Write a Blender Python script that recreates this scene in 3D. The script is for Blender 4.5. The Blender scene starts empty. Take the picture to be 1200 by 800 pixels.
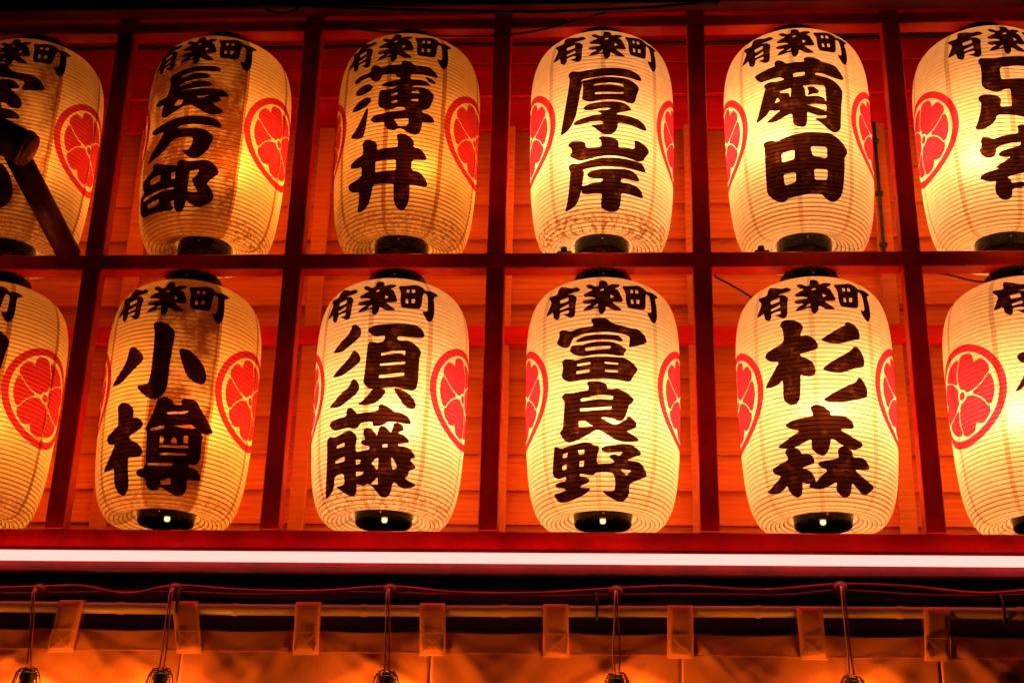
import bpy, bmesh, math, random
from mathutils import Vector, Matrix
from mathutils.geometry import delaunay_2d_cdt

scene = bpy.context.scene
C = scene.collection
random.seed(7)

# ------------------------------------------------------------------ camera
cam_data = bpy.data.cameras.new("camera")
cam_data.sensor_width = 36.0
cam_data.lens = 55.38
cam_data.clip_start = 0.05
cam_data.clip_end = 400.0
cam = bpy.data.objects.new("camera", cam_data)
C.objects.link(cam)
rot = Matrix(((0.99820386, 0.00161967, 0.0598868),
              (0.05538184, -0.40614227, -0.91213009),
              (0.02284521, 0.91380842, -0.40550249)))
cam.matrix_world = Matrix.Translation((0.0092, -4.2396, 1.5997)) @ rot.to_4x4()
scene.camera = cam

# ------------------------------------------------------------------ night sky
world = bpy.data.worlds.new("World")
scene.world = world
world.use_nodes = True
wn = world.node_tree
bg = wn.nodes["Background"]
sky = wn.nodes.new("ShaderNodeTexSky")
sky.sky_type = 'NISHITA'
sky.sun_disc = False
sky.sun_elevation = math.radians(-5.0)
sky.sun_rotation = math.radians(200.0)
wn.links.new(sky.outputs[0], bg.inputs[0])
bg.inputs[1].default_value = 0.01

scene.view_settings.view_transform = 'Standard'
scene.view_settings.look = 'None'
scene.view_settings.exposure = 0.0
scene.view_settings.gamma = 1.0
scene.cycles.max_bounces = 6
scene.cycles.diffuse_bounces = 3
scene.cycles.glossy_bounces = 3
scene.cycles.transmission_bounces = 3
scene.cycles.transparent_max_bounces = 8
scene.cycles.caustics_reflective = False
scene.cycles.caustics_refractive = True
scene.cycles.sample_clamp_indirect = 4.0
scene.cycles.use_denoising = True
scene.cycles.use_adaptive_sampling = True
scene.cycles.adaptive_threshold = 0.02

LAMP_DIM = (1.0, 0.30, 0.04)     # tired filament bulbs
LAMP_BRIGHT = (1.0, 0.42, 0.15)  # newer, whiter bulbs
DZ = 0.451
LETTERS = {
  ('furano', '富'): (
    [[(-8.9,513.2), (-7.1,518.5), (-4,520), (-0.2,520.5), (2.9,517.2), (6,505.7), (9.9,500.1), (15.4,497.2), (20.6,493.3), (24.4,495.4), (27.8,490.1), (31.4,480), (33.5,460.1), (29.4,448.9), (24.1,439.4), (18.4,432), (19.1,448.7), (19.3,467.1), (14.5,471.5), (8.2,474.8), (2.1,476), (-4,474.7), (-10.2,473.2), (-15.6,469.6), (-21,465.1), (-22.5,455.8), (-23.8,443.4), (-25.5,435.8), (-28.9,437.4), (-33,447.7), (-35.3,457.9), (-34.1,467.3), (-32.7,477.6), (-33.3,492), (-31.4,495.7), (-28.3,493.2), (-23.9,485.4), (-19.7,489.3), (-14.1,493.4), (-7.1,494.9), (-7.2,502.5)],
     [(-20.1,452.7), (-17.6,458.6), (-13.3,464.2), (-7.8,467.7), (-0.9,468.1), (6.7,468), (10.6,466.8), (13.7,457.9), (14.6,449.9), (12.1,447.1), (8.2,450.9), (2.1,452.6), (-5.5,451.8), (-12.5,449), (-18.5,447.9)],
     [(-23.8,435.3), (-22.1,440.6), (-18.8,439.5), (-15.6,436.9), (-11.7,442), (-5.5,445.5), (2.1,445.9), (8.2,444.2), (12.9,436.5), (16.8,426.2), (16,415.9), (14.8,411.8), (15.6,405.6), (11.3,402.3), (5.1,405.9), (-2.5,406.4), (-8.6,404.3), (-13.2,401.4), (-17.2,404.2), (-21.2,412), (-24.2,422.2)],
     [(-30.8,396), (-28.4,403.2), (-23.7,399.5), (-19.5,392.7), (-14.8,397.1), (-7,398.4), (2.1,398.9), (9.7,398.6), (14.4,399.7), (19.1,392.7), (23.3,380.6), (25.7,369.1), (23.6,356.2), (22,345.6), (19.5,327.9), (15.9,326.7), (9.7,330.3), (2.1,332.9), (-7,332.1), (-14.7,331.8), (-19.6,329.5), (-24.5,330.1), (-28.8,338.6), (-31,351.8), (-30.1,364.1), (-29.7,380.2)]],
    [[(-12.8,427.4), (-5.5,429.8), (5.5,432.3), (5.1,423.8), (-4,421.1), (-12.4,418.5)],
     [(-18.7,380.8), (-8.9,383.4), (-8.9,377.1), (-18.3,374.2)],
     [(-19.1,359.8), (-9.7,361), (-9.7,353), (-19.2,351)],
     [(1,383.2), (10.9,380.9), (10.6,376), (1.3,377.5)],
     [(1.3,359.7), (10.5,359.6), (10.5,352.4), (1.5,353.1)]],
    [],
  ),
  ('furano', '良'): (
    [[(-11.6,317.8), (-10.5,324.7), (-6.3,325.6), (-1.7,323.2), (1.7,317.8), (3.2,310), (2.8,301.6), (7.8,301.1), (9.7,304.7), (13.6,299.6), (18.3,291.8), (22.8,275.4), (20.7,264.5), (18.7,257.1), (17.6,240.8), (16,221.2), (14.4,211.2), (11.3,208.5), (6.7,213.9), (2.1,216.2), (-1.7,216.2), (2.8,205.3), (8.2,195.3), (12.9,204.6), (16.8,215.5), (17.2,222.5), (19.2,224.2), (22.5,216.7), (24.6,207), (24.4,194.4), (20.1,185.5), (16.9,181.1), (21,173.7), (27,162), (25.4,154.7), (20.3,150.2), (14.6,148.1), (9.9,151.1), (5.2,160.8), (0.6,172.6), (-4,182), (-8.7,171.8), (-14.2,161.1), (-19.9,152.5), (-25,149.9), (-28.1,155.6), (-30.6,167.9), (-32.8,183.8), (-31.9,189.3), (-30,194.2), (-29.4,222), (-28.9,247.1), (-28.4,272.3), (-30.7,286.7), (-29.7,294), (-27.5,299), (-22.9,294.9), (-16.3,297.1), (-10.5,298.1), (-10.1,309.2)]],
    [[(-16,274.7), (-8.6,279.2), (-1,282.3), (7.4,280), (6.6,269.5), (-1,271.9), (-8.6,269.5), (-15.6,266.5)],
     [(-16.4,246.1), (-8.6,245.3), (-1,246.9), (5.9,249.6), (5.7,240.9), (-1,239.3), (-8.6,238), (-16.3,236.9)],
     [(-17.3,210.5), (-13.3,210.5), (-10.2,200.2), (-7.1,191.9), (-12.5,191.5), (-17.5,191.8)]],
    [],
  ),
  ('furano', '野'): (
    [[(-38,147.3), (-35.1,145.7), (-32.8,137.8), (-26,140.5), (-19.1,144.5), (-13.5,147), (-9.5,145.2), (-6.4,137.8), (-3.3,134.7), (-2.6,124), (-4.1,110.4), (-4.6,83.6), (0.6,85), (6.1,85.5), (8.5,90.4), (6.1,98.6), (4.1,104.5), (6,110.7), (9.2,112.1), (11.6,107.4), (14.8,119.1), (8.4,117.2), (2.1,116.4), (-1,120), (-1.4,126.8), (2.1,134.5), (8.3,139), (14.6,141.7), (20.3,144.2), (24.6,137.4), (28.2,127.2), (29.1,118.8), (23.1,109), (17.7,97.5), (23.2,98.5), (27.5,97.8), (31.6,87.2), (35.7,63.1), (29.7,50.5), (21.8,36.9), (20.8,27.6), (21.7,11.2), (20.8,0.3), (17.8,-12), (14,-12.9), (8,-7.8), (2.4,1.9), (-1.1,12.3), (4.1,11.1), (9.3,13.1), (9.4,29.9), (8.8,49.6), (6.7,60.8), (2.2,61.7), (-2.7,60.3), (-5.1,60.4), (-7.6,51.9), (-10.9,53.9), (-17.5,59.9), (-18,52.9), (-14.2,50.8), (-11,45.2), (-10.2,39.3), (-12,32.7), (-16.5,28.3), (-18.8,23.4), (-14.9,21.1), (-9.7,19.9), (-11.6,10.7), (-16.4,2.2), (-22.7,-3.5), (-28.3,-7.8), (-34,-9.2), (-39.9,-6.2), (-42.1,4.2), (-43.7,18.1), (-37.4,18.2), (-29.9,21.1), (-32.6,26.8), (-37.5,29.6), (-40.4,37.8), (-39.9,42.7), (-35.5,45.6), (-29,46), (-29.3,56.7), (-33.2,54.6), (-36.7,53.8), (-41.2,66.1), (-40.6,85.1), (-39.5,114.6), (-38.5,132.3)]],
    [[(-30.6,119.6), (-26.6,122.5), (-27.2,110.7), (-30.8,109.7)],
     [(-31.4,87.4), (-27.9,91.4), (-28.2,76.6), (-31.8,75.9)],
     [(-18.5,125.4), (-13.6,125.7), (-14,112.8), (-17.7,113)],
     [(-17.4,93.8), (-13.9,94.1), (-14.6,78.3), (-17.7,79.3)],
     [(13.1,71), (21.6,70.7), (17.9,55.4)]],
    [],
  ),
  ('town', '有'): (
    [[(-46.9,556.4), (-44.6,576.3), (-42.5,599.4), (-46.9,616.9), (-46.9,625.3), (-38.4,620.9), (-39.1,642.9), (-38.3,653.2), (-32,643.7), (-25.8,632), (-21.3,633.9), (-17.6,622.5), (-18.7,615.5), (-24.1,613.8), (-28.7,612.1), (-23,607.1), (-19.7,593), (-20.4,576.5), (-20.4,534.1), (-23.2,527.3), (-26.8,535.7), (-30.5,545.9), (-26,543.6), (-25.3,555.5), (-33.1,554), (-33.2,538), (-35,531.3), (-38.7,540.5), (-39.8,563.2), (-43,558.3)]],
    [[(-34.4,596.3), (-26.9,601.5), (-26.4,588.2), (-33.4,583.7)],
     [(-33.4,567.4), (-26.1,576.5), (-25.7,566.4), (-33.3,561.6)]],
    [],
  ),
  ('town', '楽'): (
    [[(-3.3,651), (-0.2,655.8), (3.4,648.4), (4.1,631.7), (7.7,639.6), (13,639.5), (13.6,632.8), (9.1,620.7), (11.6,617.7), (13.7,596.9), (15.1,578.8), (13.4,574.2), (6.2,573.7), (10.1,560.8), (14,549.7), (12.4,545.5), (6.9,545.6), (2.2,559.3), (1.8,541.5), (-0.9,529.9), (-3.3,537.9), (-3.3,551.9), (-8.8,548.1), (-15.1,543.6), (-12.8,556.6), (-8.1,567.3), (-12.9,567.1), (-15.8,575.8), (-13.8,581.6), (-4.1,584.1), (-9,591.3), (-13.9,592.1), (-15,601.9), (-10.9,609.7), (-7.7,616.5), (-11.1,621.5), (-14.1,635.7), (-10.7,639.9), (-6.1,627.6), (-3.1,631.5)]],
    [[(5.5,598.2), (8.3,592), (5.8,584.6)],
     [(-2.2,615.2), (0.7,619.1), (0.7,613.2), (-2,610.6)],
     [(-5.3,563.1), (-3.7,566.4), (-3.7,557.3), (-7.2,555.5)]],
    [],
  ),
  ('town', '町'): (
    [[(15,633.7), (21.2,638), (31.3,650.7), (35.8,642.5), (37.5,631.2), (43,636.8), (49.2,629.2), (47.9,621.5), (44.2,614.5), (44.2,582.5), (43.6,546.5), (40.9,526.3), (38.3,526), (34.8,546.6), (34.1,556.6), (38.1,557.4), (38.6,590.2), (38.7,617), (35.1,620.4), (32.8,564), (29.5,559), (23.2,557.2), (18.2,557.5), (17.1,578), (17.4,608.8)]],
    [[(21.9,624.1), (24.1,624.1), (23.7,612.6), (21.7,611.7)],
     [(26.1,626.8), (28.7,627), (28.4,615.7), (25.8,614)],
     [(21.1,588.7), (23,588.2), (23,574), (21.1,574.4)],
     [(25.8,590.6), (28.4,592), (27.9,578.1), (25.5,576.8)]],
    [],
  ),
  ('akkeshi', '厚'): (
    [[(-31.4,488.7), (-29.6,498.5), (-26,497.1), (-21.6,489.8), (-16.4,492.7), (-9.7,495), (-3.1,498), (3.5,499.8), (10.3,501.6), (17.3,501), (22.8,495.7), (26.6,486), (28,472.4), (24,468.2), (19,470.5), (12,471.2), (3.5,470.8), (-4.8,468), (-13,463.3), (-20.2,461.9), (-19.7,442.2), (-21.4,412.7), (-22.7,375.4), (-24.4,339.2), (-26.7,315.2), (-30.3,292.6), (-34,283.4), (-38.1,279.2), (-36.9,307.7), (-34.9,350.3), (-32.6,400.8), (-30.8,444.9), (-30,471.4)],
     [(-20.2,457.9), (-15.5,457.1), (-9.7,462.5), (-1.5,464.3), (6.8,466.6), (13.6,466.4), (19.9,460.6), (25,447.1), (25.3,436), (23.4,418), (22,391.6), (19.7,380.3), (16.1,379.1), (11.8,383.7), (5.1,385.7), (-1.5,384), (-8,380.4), (-13,376.4), (-17.1,382.1), (-20.1,390.6), (-19.3,407.3), (-19.1,434.1)],
     [(-19.3,356), (-17.2,366.2), (-11.3,372.5), (-3.1,377.2), (5.1,379.6), (11.8,378.7), (16.1,370.7), (19,356.5), (13.5,347.9), (8.4,340.8), (6.3,334.1), (11.8,334.6), (18.8,332.9), (25.3,329.2), (30.2,318.3), (32.3,302.6), (30.2,295.9), (24.4,298.2), (17,303.9), (11,305.8), (7.6,304.8), (7.6,288.5), (5.1,268.9), (0.1,259.4), (-4.8,265.5), (-8.9,280.5), (-13.4,296.5), (-8.1,296.4), (-3.6,298.3), (-3.8,307.2), (-9.7,307.7), (-15.5,306.2), (-21.4,301), (-25.7,302.7), (-27.1,309.6), (-24,318.3), (-18,324.2), (-11.3,329.5), (-4,332.1), (-8,341.8), (-6.4,346), (-1.5,345.9), (2.6,353.7), (-1.5,354.8), (-8.1,350.4), (-13,346.9), (-17.2,349.1)]],
    [[(-10.7,439.6), (-4.8,442.1), (1.8,444.7), (8.5,445.4), (11.9,441.8), (12.3,435.4), (8.5,436.9), (1.8,437.7), (-4.8,436.5), (-10.5,434.7)],
     [(-9.7,409.8), (-3.1,411.1), (3.4,412.5), (12.3,414.4), (11.9,409.5), (3.5,406.4), (-4.8,403.7), (-9.7,403.4)]],
    [],
  ),
  ('akkeshi', '岸'): (
    [[(-31.8,238.9), (-29.4,248), (-24.9,247.3), (-19.7,243.7), (-17.2,235.9), (-16.8,219.7), (-11.4,218.3), (-4.8,219.7), (-5.2,241.8), (-7.2,247.1), (-5.6,255.5), (-1.5,255.3), (3.4,253.4), (7.6,244.5), (8.5,233.7), (8.1,220), (13.6,221.3), (20.8,222.6), (21.6,239.9), (20.7,251.7), (22.9,256.5), (28.3,251), (33,242.5), (35.1,228.8), (31.5,209.3), (29,190.5), (23.6,183.5), (19,187.1), (12,190.3), (3.5,191.4), (-3.1,189), (-10.6,183.8), (-17.3,178), (-21.6,178), (-26,187.6), (-30.5,201.6), (-28.2,211.5), (-28.5,224.3)],
     [(-31.6,164.2), (-28.8,174.8), (-23.8,169.1), (-19,172), (-13.1,177.2), (-4.8,182), (3.5,184.7), (12,184.9), (19.1,183.7), (25.7,184.2), (29.1,179.1), (32.5,158.2), (26.9,153.4), (20.2,155.8), (12.1,156.6), (3.5,156.3), (-4.8,153.7), (-13.2,150), (-19.6,146.7), (-18.3,138.4), (-19.3,114.5), (-20.9,84.3), (-23.1,59.4), (-25.8,41.3), (-30.1,31.7), (-38,26.2), (-34.6,48.2), (-32,85.7), (-30.6,126.2), (-29.9,146.7)],
     [(-16.6,132.2), (-14,139.1), (-8.1,144.5), (-1.5,146.6), (7,148.8), (14.8,151.5), (20.2,148.5), (24.1,138.1), (26.8,119.7), (21.4,117.3), (15.9,118.9), (10.6,118.1), (10.6,105.4), (16.9,106.8), (23.5,102.5), (28.2,93.5), (31.5,69.9), (24.3,69.5), (17.5,71.6), (11,72), (11.3,50.7), (10.4,25.1), (7.4,14.6), (1.8,12.4), (-3,19.3), (-5.7,28.7), (-4.8,53.3), (-4.4,66.4), (-10,67.4), (-16.2,66.4), (-21.1,69.8), (-21.2,94.4), (-17.7,96.2), (-10.7,101.3), (-4.4,103.2), (-3.8,115.3), (-9.9,114.9), (-15,119.2)]],
    [],
    [],
  ),
  ('kikuta', '菊'): (
    [[(-33.9,489.5), (-33.2,496.1), (-28,499.5), (-20.7,505), (-16.8,506.5), (-17,522.3), (-14.5,528), (-11.2,522.9), (-8,509.6), (-2.3,512.1), (5.8,511.6), (5.2,524.7), (8.6,530.2), (13.5,528), (17.6,521.9), (18.9,514.9), (24.6,513.7), (30.1,510.4), (33.6,496.7), (38.2,471.5), (35.9,463.1), (30,462.6), (23.7,467.4), (18.6,471.8), (13.9,472.3), (13.4,465.6), (16.7,462.9), (22.7,460.6), (28,453.8), (32.6,441.3), (35.6,423.6), (35.3,408), (33.7,368.2), (32.5,322.3), (31.9,286.1), (28,270.4), (25.2,268.2), (20.9,277.5), (16.1,295.2), (10.5,311.3), (16.3,312.9), (20.2,315.9), (20.3,325.3), (14.7,318.8), (9.9,325.2), (5.5,334.3), (5.6,308), (4.5,286.2), (2,279.7), (-1.9,283.2), (-5,292.4), (-5.5,315.1), (-5.7,330), (-9.4,326.3), (-13.6,318.7), (-17.9,311.5), (-22.2,311), (-26.1,317.2), (-21.9,326.8), (-17.5,338.9), (-14.1,347), (-18.2,347.9), (-22.5,355.7), (-23.4,349.2), (-26.3,338.1), (-31,329.6), (-35,326.5), (-32.1,354), (-29.3,387.6), (-27.1,414.8), (-25,437), (-26.7,443.1), (-24.7,453.7), (-20.3,455.7), (-16.1,449.2), (-9.5,453.4), (-13.5,464.4), (-17.7,464.4), (-24.7,463.3), (-28.4,462.3), (-31.5,473.6)]],
    [[(-3.2,471.8), (5.8,474.5), (5.6,462.9), (-3.3,457.8)],
     [(-14.1,413), (-5,419.9), (-6.2,386.2), (-7.2,404.2), (-13.3,407.6)],
     [(-18.3,375.3), (-16,393.9), (-14.1,380.9)],
     [(3.1,424.9), (11.2,428.6), (20.5,428.6), (20.9,402.1), (20.9,372.1), (19,385.9), (14.8,390.8), (6.6,388.1), (5.1,390.5), (5,417)],
     [(5.4,358.1), (11.9,360.7), (20.8,362.6), (20.5,338.2), (15.1,346.6), (8.6,354.9)]],
    [[(7.1,421.3), (11.2,423.1), (14.4,414.4), (15.9,405.5), (14.1,398.2), (10.8,398), (6.6,388.1), (7.7,405.2), (6.6,418.7)]],
  ),
  ('kikuta', '田'): (
    [[(-29.7,244.3), (-28,252.8), (-24,252.9), (-18,242.8), (-10.4,253.7), (-3,259.2), (5.8,262.2), (14,263.5), (22.5,264.7), (27.8,255.1), (33.3,238.5), (36.6,220.2), (37,208), (34.3,192.6), (34.1,157), (33.3,121), (32.5,82.8), (30.3,58.1), (25.9,43.4), (22.2,40.3), (18.4,46.2), (13.4,62.6), (5.2,62.5), (-2.6,57), (-8.7,54), (-13.6,52.2), (-16.1,43.2), (-20.6,46.6), (-25.7,60.2), (-30.1,82.9), (-29.7,117.3), (-29.4,165.9), (-28.9,215.8), (-28.9,234)]],
    [[(-15.5,199.5), (-5.4,206.1), (-5.8,175.3), (-15.4,169.3)],
     [(-15,130.5), (-5.6,131.7), (-5.7,100.4), (-14.7,94.7)],
     [(6.5,214.4), (19.3,215), (19,177), (8.1,183.3)],
     [(8.6,139.7), (19.1,140.6), (18.8,107.8), (8.8,105)]],
    [],
  ),
  ('sugimori', '杉'): (
    [[(-26.9,509.2), (-24.2,522.5), (-20.1,522.3), (-15.5,516.7), (-11.4,506.1), (-9.3,491.6), (-11.4,476), (-11.9,464.7), (-7.7,465.9), (-4.1,459.7), (-1.2,447.5), (0.1,429.4), (-1.6,420.4), (-6.9,414.7), (-13,411.5), (-12.3,404), (-8.6,395.8), (-4.7,384.9), (-3.1,368.3), (-2.6,352.1), (-3.8,343.2), (-7.2,339.8), (-10.9,343.3), (-13.4,348.9), (-13.6,320.4), (-14.7,276.4), (-16.6,265), (-20.5,261), (-24.4,268.4), (-27,284.8), (-26.3,341.8), (-29.1,331.3), (-34.5,325.4), (-41.4,329.5), (-37.7,349.7), (-32.8,373.7), (-28.2,398.9), (-34.1,402), (-38.6,414.6), (-39.9,424.5), (-38.3,435.7), (-31.9,443.7), (-24.1,454.4), (-24.5,495.2)],
     [(1.4,448.8), (7.2,465.4), (13.7,483.3), (20.3,499), (20.4,507.5), (23,511.3), (27.2,505), (30.5,492.4), (31.7,473.1), (30.6,460.6), (25.3,454.7), (18.5,443.4), (12.9,436.9), (6.9,440.8)],
     [(1.3,360.4), (7.5,380.2), (13.9,397.9), (20.4,413.3), (24.8,428.9), (25.4,435), (28.4,437.8), (31.6,423.5), (33.7,405.6), (33.7,389.2), (32.5,376.9), (26.3,370.3), (19.5,357.5), (13.9,349.3), (7.1,351.4)],
     [(0.7,268.5), (7.7,287.6), (16.4,308.6), (25.6,327.2), (27.5,342.1), (30.2,343), (33.1,327.4), (35,309.7), (34.3,287), (26.6,276.9), (18.2,265.6), (10.3,262), (4.4,263.7)]],
    [],
    [],
  ),
  ('sugimori', '森'): (
    [[(-8.1,246.3), (-5.7,255.8), (-1.7,255.9), (2.6,246), (5.5,234.3), (6.1,222.3), (13,224.4), (17.5,220.8), (21.1,210), (22.5,193.6), (21.1,187.5), (16.3,185.7), (11.6,183.8), (16.2,174.1), (22.6,161.2), (29.5,149.2), (26.6,134.4), (21,126.7), (16.6,131.9), (11.2,142.8), (5.2,158.7), (4.6,141.9), (2.9,121), (-0.4,106.6), (-4.5,112.7), (-8.8,127.4), (-8.5,158.9), (-13.1,150.1), (-19.5,139.5), (-24.5,136.4), (-29.4,140.3), (-34.6,148.4), (-28.1,160), (-22,173), (-16.3,183.5), (-21.7,189.6), (-25.6,200.1), (-26.7,207.2), (-22,216.3), (-14.9,220.2), (-6.6,221.8), (-6.8,234.3)],
     [(-28.9,128.7), (-26.9,139.3), (-22.7,141.3), (-18.8,134.6), (-16.7,124.4), (-16,117.3), (-12.1,118.1), (-8.7,110.7), (-7.1,93.8), (-8,88.4), (-12,83.7), (-16.9,78.3), (-13,74), (-10,65.7), (-8.3,53.5), (-7.3,40.4), (-6.8,26.5), (-7.8,21.4), (-11.9,23.7), (-13.4,28.2), (-11.6,33.3), (-14.9,35.7), (-17.6,40.7), (-18,24.4), (-19.5,8.3), (-23.2,1.9), (-26.8,8.8), (-29.6,24.4), (-30,38.7), (-33,29.4), (-38.8,22), (-45.1,25.2), (-50.2,33.9), (-43,45.2), (-37.2,56.9), (-33.8,66.2), (-38.4,72.8), (-40.7,83.6), (-40.9,91.3), (-35.1,98.2), (-27.7,105), (-26.7,113.4)],
     [(9.4,122.9), (11.9,135.2), (14.3,137.4), (17.4,132), (20.6,121.2), (20.9,106.2), (28.3,109.8), (32,101.3), (34.4,87.8), (34.5,79.1), (28.4,75.7), (22.2,73), (26.7,60.3), (33.6,48), (40.7,36.6), (37.9,22.2), (33.3,10), (29.1,12.2), (23.7,26.6), (20.2,37.7), (20.3,17.1), (18.9,3.3), (15.5,-2), (11.7,1.9), (7.6,16.2), (8.4,38.1), (3.9,28.5), (-1.2,20.4), (-6.2,17.8), (-11.9,23.7), (-8.4,31), (-6.5,41.8), (-2.3,56.8), (1.8,68.1), (-2.8,75.6), (-5.3,86.4), (-4.1,91.8), (2.2,96.5), (10,102), (9.7,114)]],
    [],
    [],
  ),
  ('sudo', '須'): (
    [[(-35.2,432.8), (-31.5,448.3), (-26.6,463.6), (-21,479), (-18.6,495.9), (-18.4,506), (-15.7,509.2), (-12.4,500.3), (-10.3,485.6), (-10.6,468.7), (-14.2,454), (-20.2,439.6), (-25.8,427.5)],
     [(-34,355.7), (-29.8,371.3), (-24,387.7), (-18.7,405.1), (-16.6,421.9), (-14.6,425.8), (-11.7,415.6), (-9.4,399.8), (-9.6,388.1), (-13.6,375.2), (-19.6,360.9), (-25.3,352.3)],
     [(-35.7,265.6), (-30.1,281.2), (-24.3,299), (-17.9,313.9), (-16,329.1), (-14.4,337.4), (-11.7,331.8), (-9.4,317.5), (-9,302.9), (-11.5,287.8), (-17.3,273.2), (-23.8,260), (-27.8,258.4)],
     [(-5.5,483.6), (-4.3,491.5), (-0,498.9), (7.8,501.6), (17,505.5), (24.8,507.2), (30.5,505.9), (34.7,495.7), (36.8,478.8), (35,469.7), (28.5,467.2), (22.1,466.7), (16.7,465.5), (16.5,454.2), (19.3,451.2), (23.8,455.9), (28.7,448.7), (33,435.4), (34.7,423.2), (33.3,405.6), (33.3,375.6), (33.4,339.7), (32.6,313), (29.5,301.7), (25.1,303.5), (18.9,307), (15.8,307.2), (9.7,305.1), (-0.2,298.7), (-3.5,307.5), (-6.6,323), (-6,337.7), (-5.4,383), (-4.7,436.2), (-3.6,447.6), (-0.8,446.7), (2.4,443), (6.6,447.6), (7.6,457.6), (7.5,465.4), (0.5,461.8), (-2.8,470.8)],
     [(-9.8,256.7), (-5.4,270.8), (-1.6,286), (-0.2,298.7), (5.9,304.7), (9.8,300.2), (10.3,290.5), (7.9,274), (3.5,258.1), (-2,252.4), (-6.8,253.8)],
     [(15.7,301.1), (18.1,306.9), (22,301.7), (26.9,293.2), (31.1,278), (32.9,261.6), (31.9,250.5), (28.3,247.3), (23.5,256.1), (20.1,276.9)]],
    [[(5.6,410.4), (13.5,417), (22.7,422.5), (22.6,407.1), (19.7,413.8), (12.1,408.9), (5.7,402.9)],
     [(5.3,377.2), (14,382.1), (22.8,388.7), (22.9,380.6), (17.1,377.4), (5.4,369.7)],
     [(5,343.7), (13,346.8), (22.7,354.2), (22.6,344.4), (14.6,338.3), (5.1,333.9)]],
    [],
  ),
  ('sudo', '藤'): (
    [[(-34.4,212.9), (-33.3,219.9), (-26.2,224.8), (-18.6,226), (-18.6,243.6), (-17,251.5), (-14.4,249.1), (-11.7,240), (-9.8,229.4), (-4.9,231.7), (5.7,234.5), (5.9,251.7), (7.7,256.7), (11.2,250.5), (15.2,241.9), (16.8,233.9), (22.2,233.8), (26.2,227.1), (28.8,217.7), (30.3,202.7), (25.9,200.8), (20.3,203.8), (13.4,203.6), (10.5,195.1), (7.4,190.4), (2.4,188.9), (2.2,202.9), (-2.2,203.6), (-7,200.1), (-8.5,188), (-11.8,184.6), (-16.3,191.4), (-21.8,190), (-27.8,189.5), (-32.4,199.9)],
     [(-36.8,170.5), (-33.1,178.1), (-29.2,170.1), (-22.6,176.2), (-17.1,183.8), (-13.4,180.4), (-9.9,168), (-8.8,156.8), (-9.7,141.8), (-9.6,117.3), (-4.5,120.2), (0.3,122.6), (1.1,131.5), (-3,133.9), (-5.9,142.1), (-5.6,149.6), (-2.4,152.3), (-4.1,164.8), (-4.3,180.4), (-1.9,186.7), (1.3,184), (4.6,169.9), (5.9,162.2), (6.8,182.4), (8.2,191.8), (11.3,190.7), (14.6,177), (15.8,172.6), (16.8,184), (17.3,199.8), (19.6,204.3), (22.8,200.3), (25.2,187.1), (23.8,180.2), (20.8,172.7), (24.8,168.8), (28.2,160.7), (30,149.3), (26,145.5), (21.4,142.1), (21.8,136), (26.3,136.7), (30.5,131.2), (33.6,120.5), (35.6,108.1), (31.1,103.2), (33.4,93), (36.8,81.7), (33.6,73.7), (31.2,67.8), (30.8,54.3), (28.4,48.7), (33,40.8), (38.9,34.8), (35.6,26.7), (29.6,19.4), (25,23.2), (21.1,34.5), (19.2,28.3), (19.1,14.4), (17.8,0.8), (15.2,-6.7), (10.6,-5.5), (7,7.1), (3.5,21), (0.4,28.2), (-3.6,23.1), (-7.2,26.7), (-9.4,28.5), (-9.2,14.4), (-11.2,1.4), (-15,-1.4), (-18.8,3.9), (-24.4,17.4), (-28.9,30), (-23.8,30), (-20,32.4), (-19.7,62.8), (-28.7,59.1), (-30.3,32.2), (-34.1,17.5), (-42.7,6.2), (-43.4,12.5), (-38.8,56.2), (-36.7,100), (-36.5,140.3)]],
    [[(-26.4,136.8), (-26,144.4), (-19.1,149.1), (-19.1,138.5)],
     [(-27.4,93.4), (-27.4,102.5), (-18.9,109), (-18.9,96.8)],
     [(-9.4,95.1), (-5.6,94.7), (-6.2,84.5), (-9.3,82.5)],
     [(-9.3,63.8), (-2.9,61.5), (-4.2,53), (-9.3,49)],
     [(2.7,83.3), (5.5,96.4), (7.7,99.3), (7.7,72.9), (7,65.4), (4.4,77)],
     [(2.2,26.6), (7.6,45), (8.2,25.4)],
     [(17.3,102.4), (19.4,92.5), (22,75.7), (18.9,66.6), (17.6,83.2)],
     [(10.1,136.4), (13.6,139.2), (13.9,130.6), (10.6,127.3)]],
    [],
  ),
  ('usui', '薄'): (
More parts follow.
